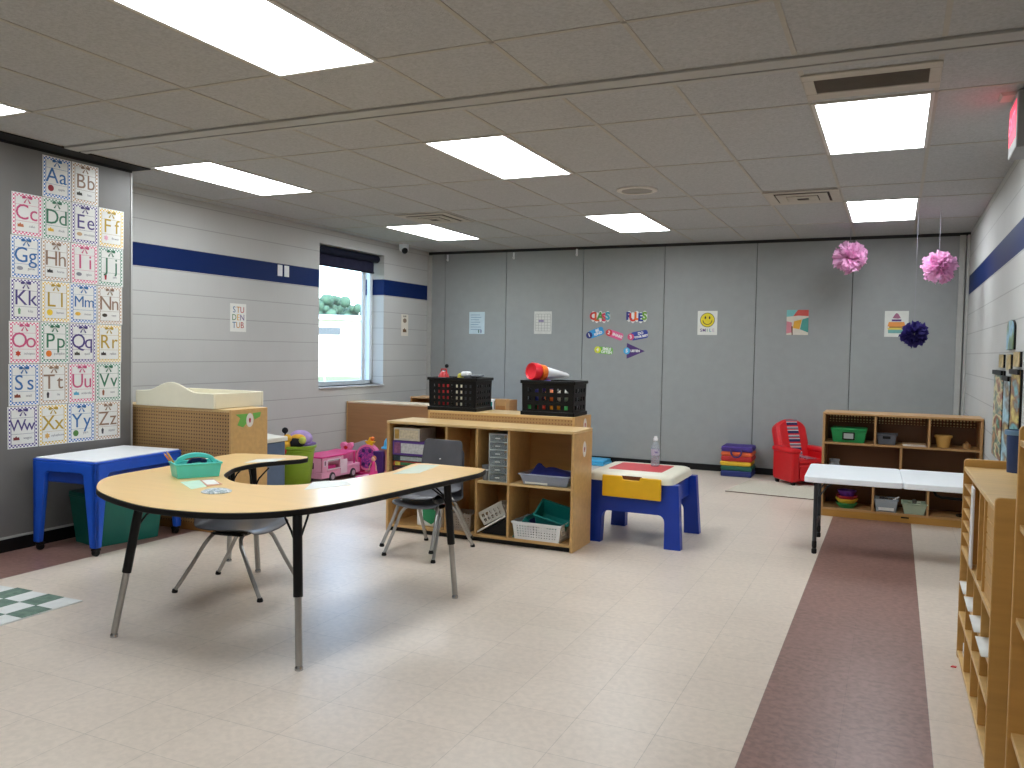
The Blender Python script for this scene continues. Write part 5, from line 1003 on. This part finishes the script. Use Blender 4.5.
# ================================================================== OUTSIDE
gr = struct(MB().box(-160, XL - .4, -60, 160, -.6, -.35).build('ground', mat('mown_grass', (96, 116, 74), .95, 0, .2, .5), smooth=0))
r = thing('long_building', 'long low white building seen through the window', 'building', (-31, 43, -.35), math.radians(36)); MB().box(-16, 16, -3, 3, 0, 3.4).build('wall', mat('white_siding', (236, 236, 232), .7), r); MB().hexa([(-16.4, -3.4, 3.3), (16.4, -3.4, 3.3), (16.4, 3.4, 3.3), (-16.4, 3.4, 3.3), (-16.4, -.2, 3.7), (16.4, -.2, 3.7), (16.4, .2, 3.7), (-16.4, .2, 3.7)]).build('roof', mat('pale_roof', (206, 206, 204), .7), r)
for x in (-3.4, -1.2, 2.4): MB().box(x - .8, x + .8, -3.06, -2.95, 2.45, 2.85).build('window', mat('dark_glazing', (70, 80, 90), .3), r)
r = thing('wire_fence', 'thin grey fence rail on the lawn before the white building', 'fence', (-19, 25, -.35), math.radians(36))
MB().cyl((-8, 0, 1.0), (8, 0, 1.0), .03).build('rail', ALU, r)
for k in range(7): MB().cyl((-7.5 + k * 2.5, 0, 0), (-7.5 + k * 2.5, 0, 1.05), .035).build('post', ALU, r)
rnd = random.Random(3); LEAF = mat('tree_leaf', (66, 98, 78), .9, 0, .3, 2); BARK = mat('tree_bark', (84, 70, 58), .9)
for k, (x, y, hh, s, lab) in enumerate(((-66, 86, 8.2, 1.0, 'tallest green tree rising behind the white building'), (-70, 85, 6.6, .9, 'green tree behind the white building toward the shaded side of the window'), (-62.5, 88, 6.9, .9, 'green tree behind the white building toward the window frame'), (-59, 90, 6.2, .9, 'green tree farthest along the white building roof'))):
    r = thing('leafy_tree', lab, 'tree', (x, y, -.35), 0, 'trees beyond the building'); b = MB()
    for q in range(110): b.ball((rnd.gauss(0, 1.5) * s, rnd.gauss(0, 1.1) * s, hh * rnd.uniform(.4, .96)), rnd.uniform(.3, .75) * s, seg=8)
    b.build('crown', LEAF, r); MB().cyl((0, 0, 0), (0, 0, hh * .6), .3, .15).build('trunk', BARK, r)
# ================================================================== LIGHT, WORLD, CAMERA
sc = bpy.context.scene
w = bpy.data.worlds.new('World'); sc.world = w; w.use_nodes = True; nt = w.node_tree; bg = nt.nodes['Background']
sky = nt.nodes.new('ShaderNodeTexSky'); sky.sky_type = 'NISHITA'; sky.sun_disc = False; sky.sun_elevation = math.radians(48); sky.sun_rotation = math.radians(140); sky.dust_density = 2.0
nt.links.new(sky.outputs[0], bg.inputs[0]); bg.inputs[1].default_value = SKYS
sun = bpy.data.lights.new('sun', 'SUN'); sun.energy = SUNE; sun.angle = .02; so = bpy.data.objects.new('sun', sun); C.objects.link(so); so.rotation_euler = (math.radians(42), 0, math.radians(40))
cam = bpy.data.cameras.new('camera'); co = bpy.data.objects.new('camera', cam); C.objects.link(co); sc.camera = co
F, YAW, PIT, ROL, CH = 835.974, 0.429215, -0.0409235, 0.0177915, 1.39336
cam.sensor_fit = 'HORIZONTAL'; cam.sensor_width = 36; cam.lens = F / 1024 * 36; cam.clip_start = .05; cam.clip_end = 400
f = Vector((-math.sin(YAW) * math.cos(PIT), math.cos(YAW) * math.cos(PIT), math.sin(PIT))); rt = Vector((math.cos(YAW), math.sin(YAW), 0)); up = rt.cross(f)
r2 = rt * math.cos(ROL) + up * math.sin(ROL); u2 = -rt * math.sin(ROL) + up * math.cos(ROL)
m = Matrix((r2, u2, -f)).transposed().to_4x4(); m.translation = (0, 0, CH); co.matrix_world = m
vs = sc.view_settings; sc.display_settings.display_device = 'sRGB'; vs.view_transform = 'Standard'; vs.look = 'None'; vs.gamma = 1; vs.use_curve_mapping = False; vs.exposure = EXPO
sc.cycles.use_denoising = True; sc.cycles.max_bounces = 10; sc.cycles.diffuse_bounces = 6; sc.cycles.transparent_max_bounces = 16; sc.cycles.sample_clamp_indirect = 8
sc.cycles.caustics_reflective = False; sc.cycles.caustics_refractive = False

bpy.context.view_layer.update(); dg = bpy.context.evaluated_depsgraph_get()
for o in [o for o in bpy.data.objects if o.type == 'FONT']:
    me = bpy.data.meshes.new_from_object(o.evaluated_get(dg)); nm = o.name; par = o.parent; ml = o.matrix_local.copy(); mt = o.data.materials[0]
    bpy.data.objects.remove(o); q = bpy.data.objects.new(nm, me); C.objects.link(q); q.parent = par; q.matrix_local = ml
    if not me.materials: me.materials.append(mt)
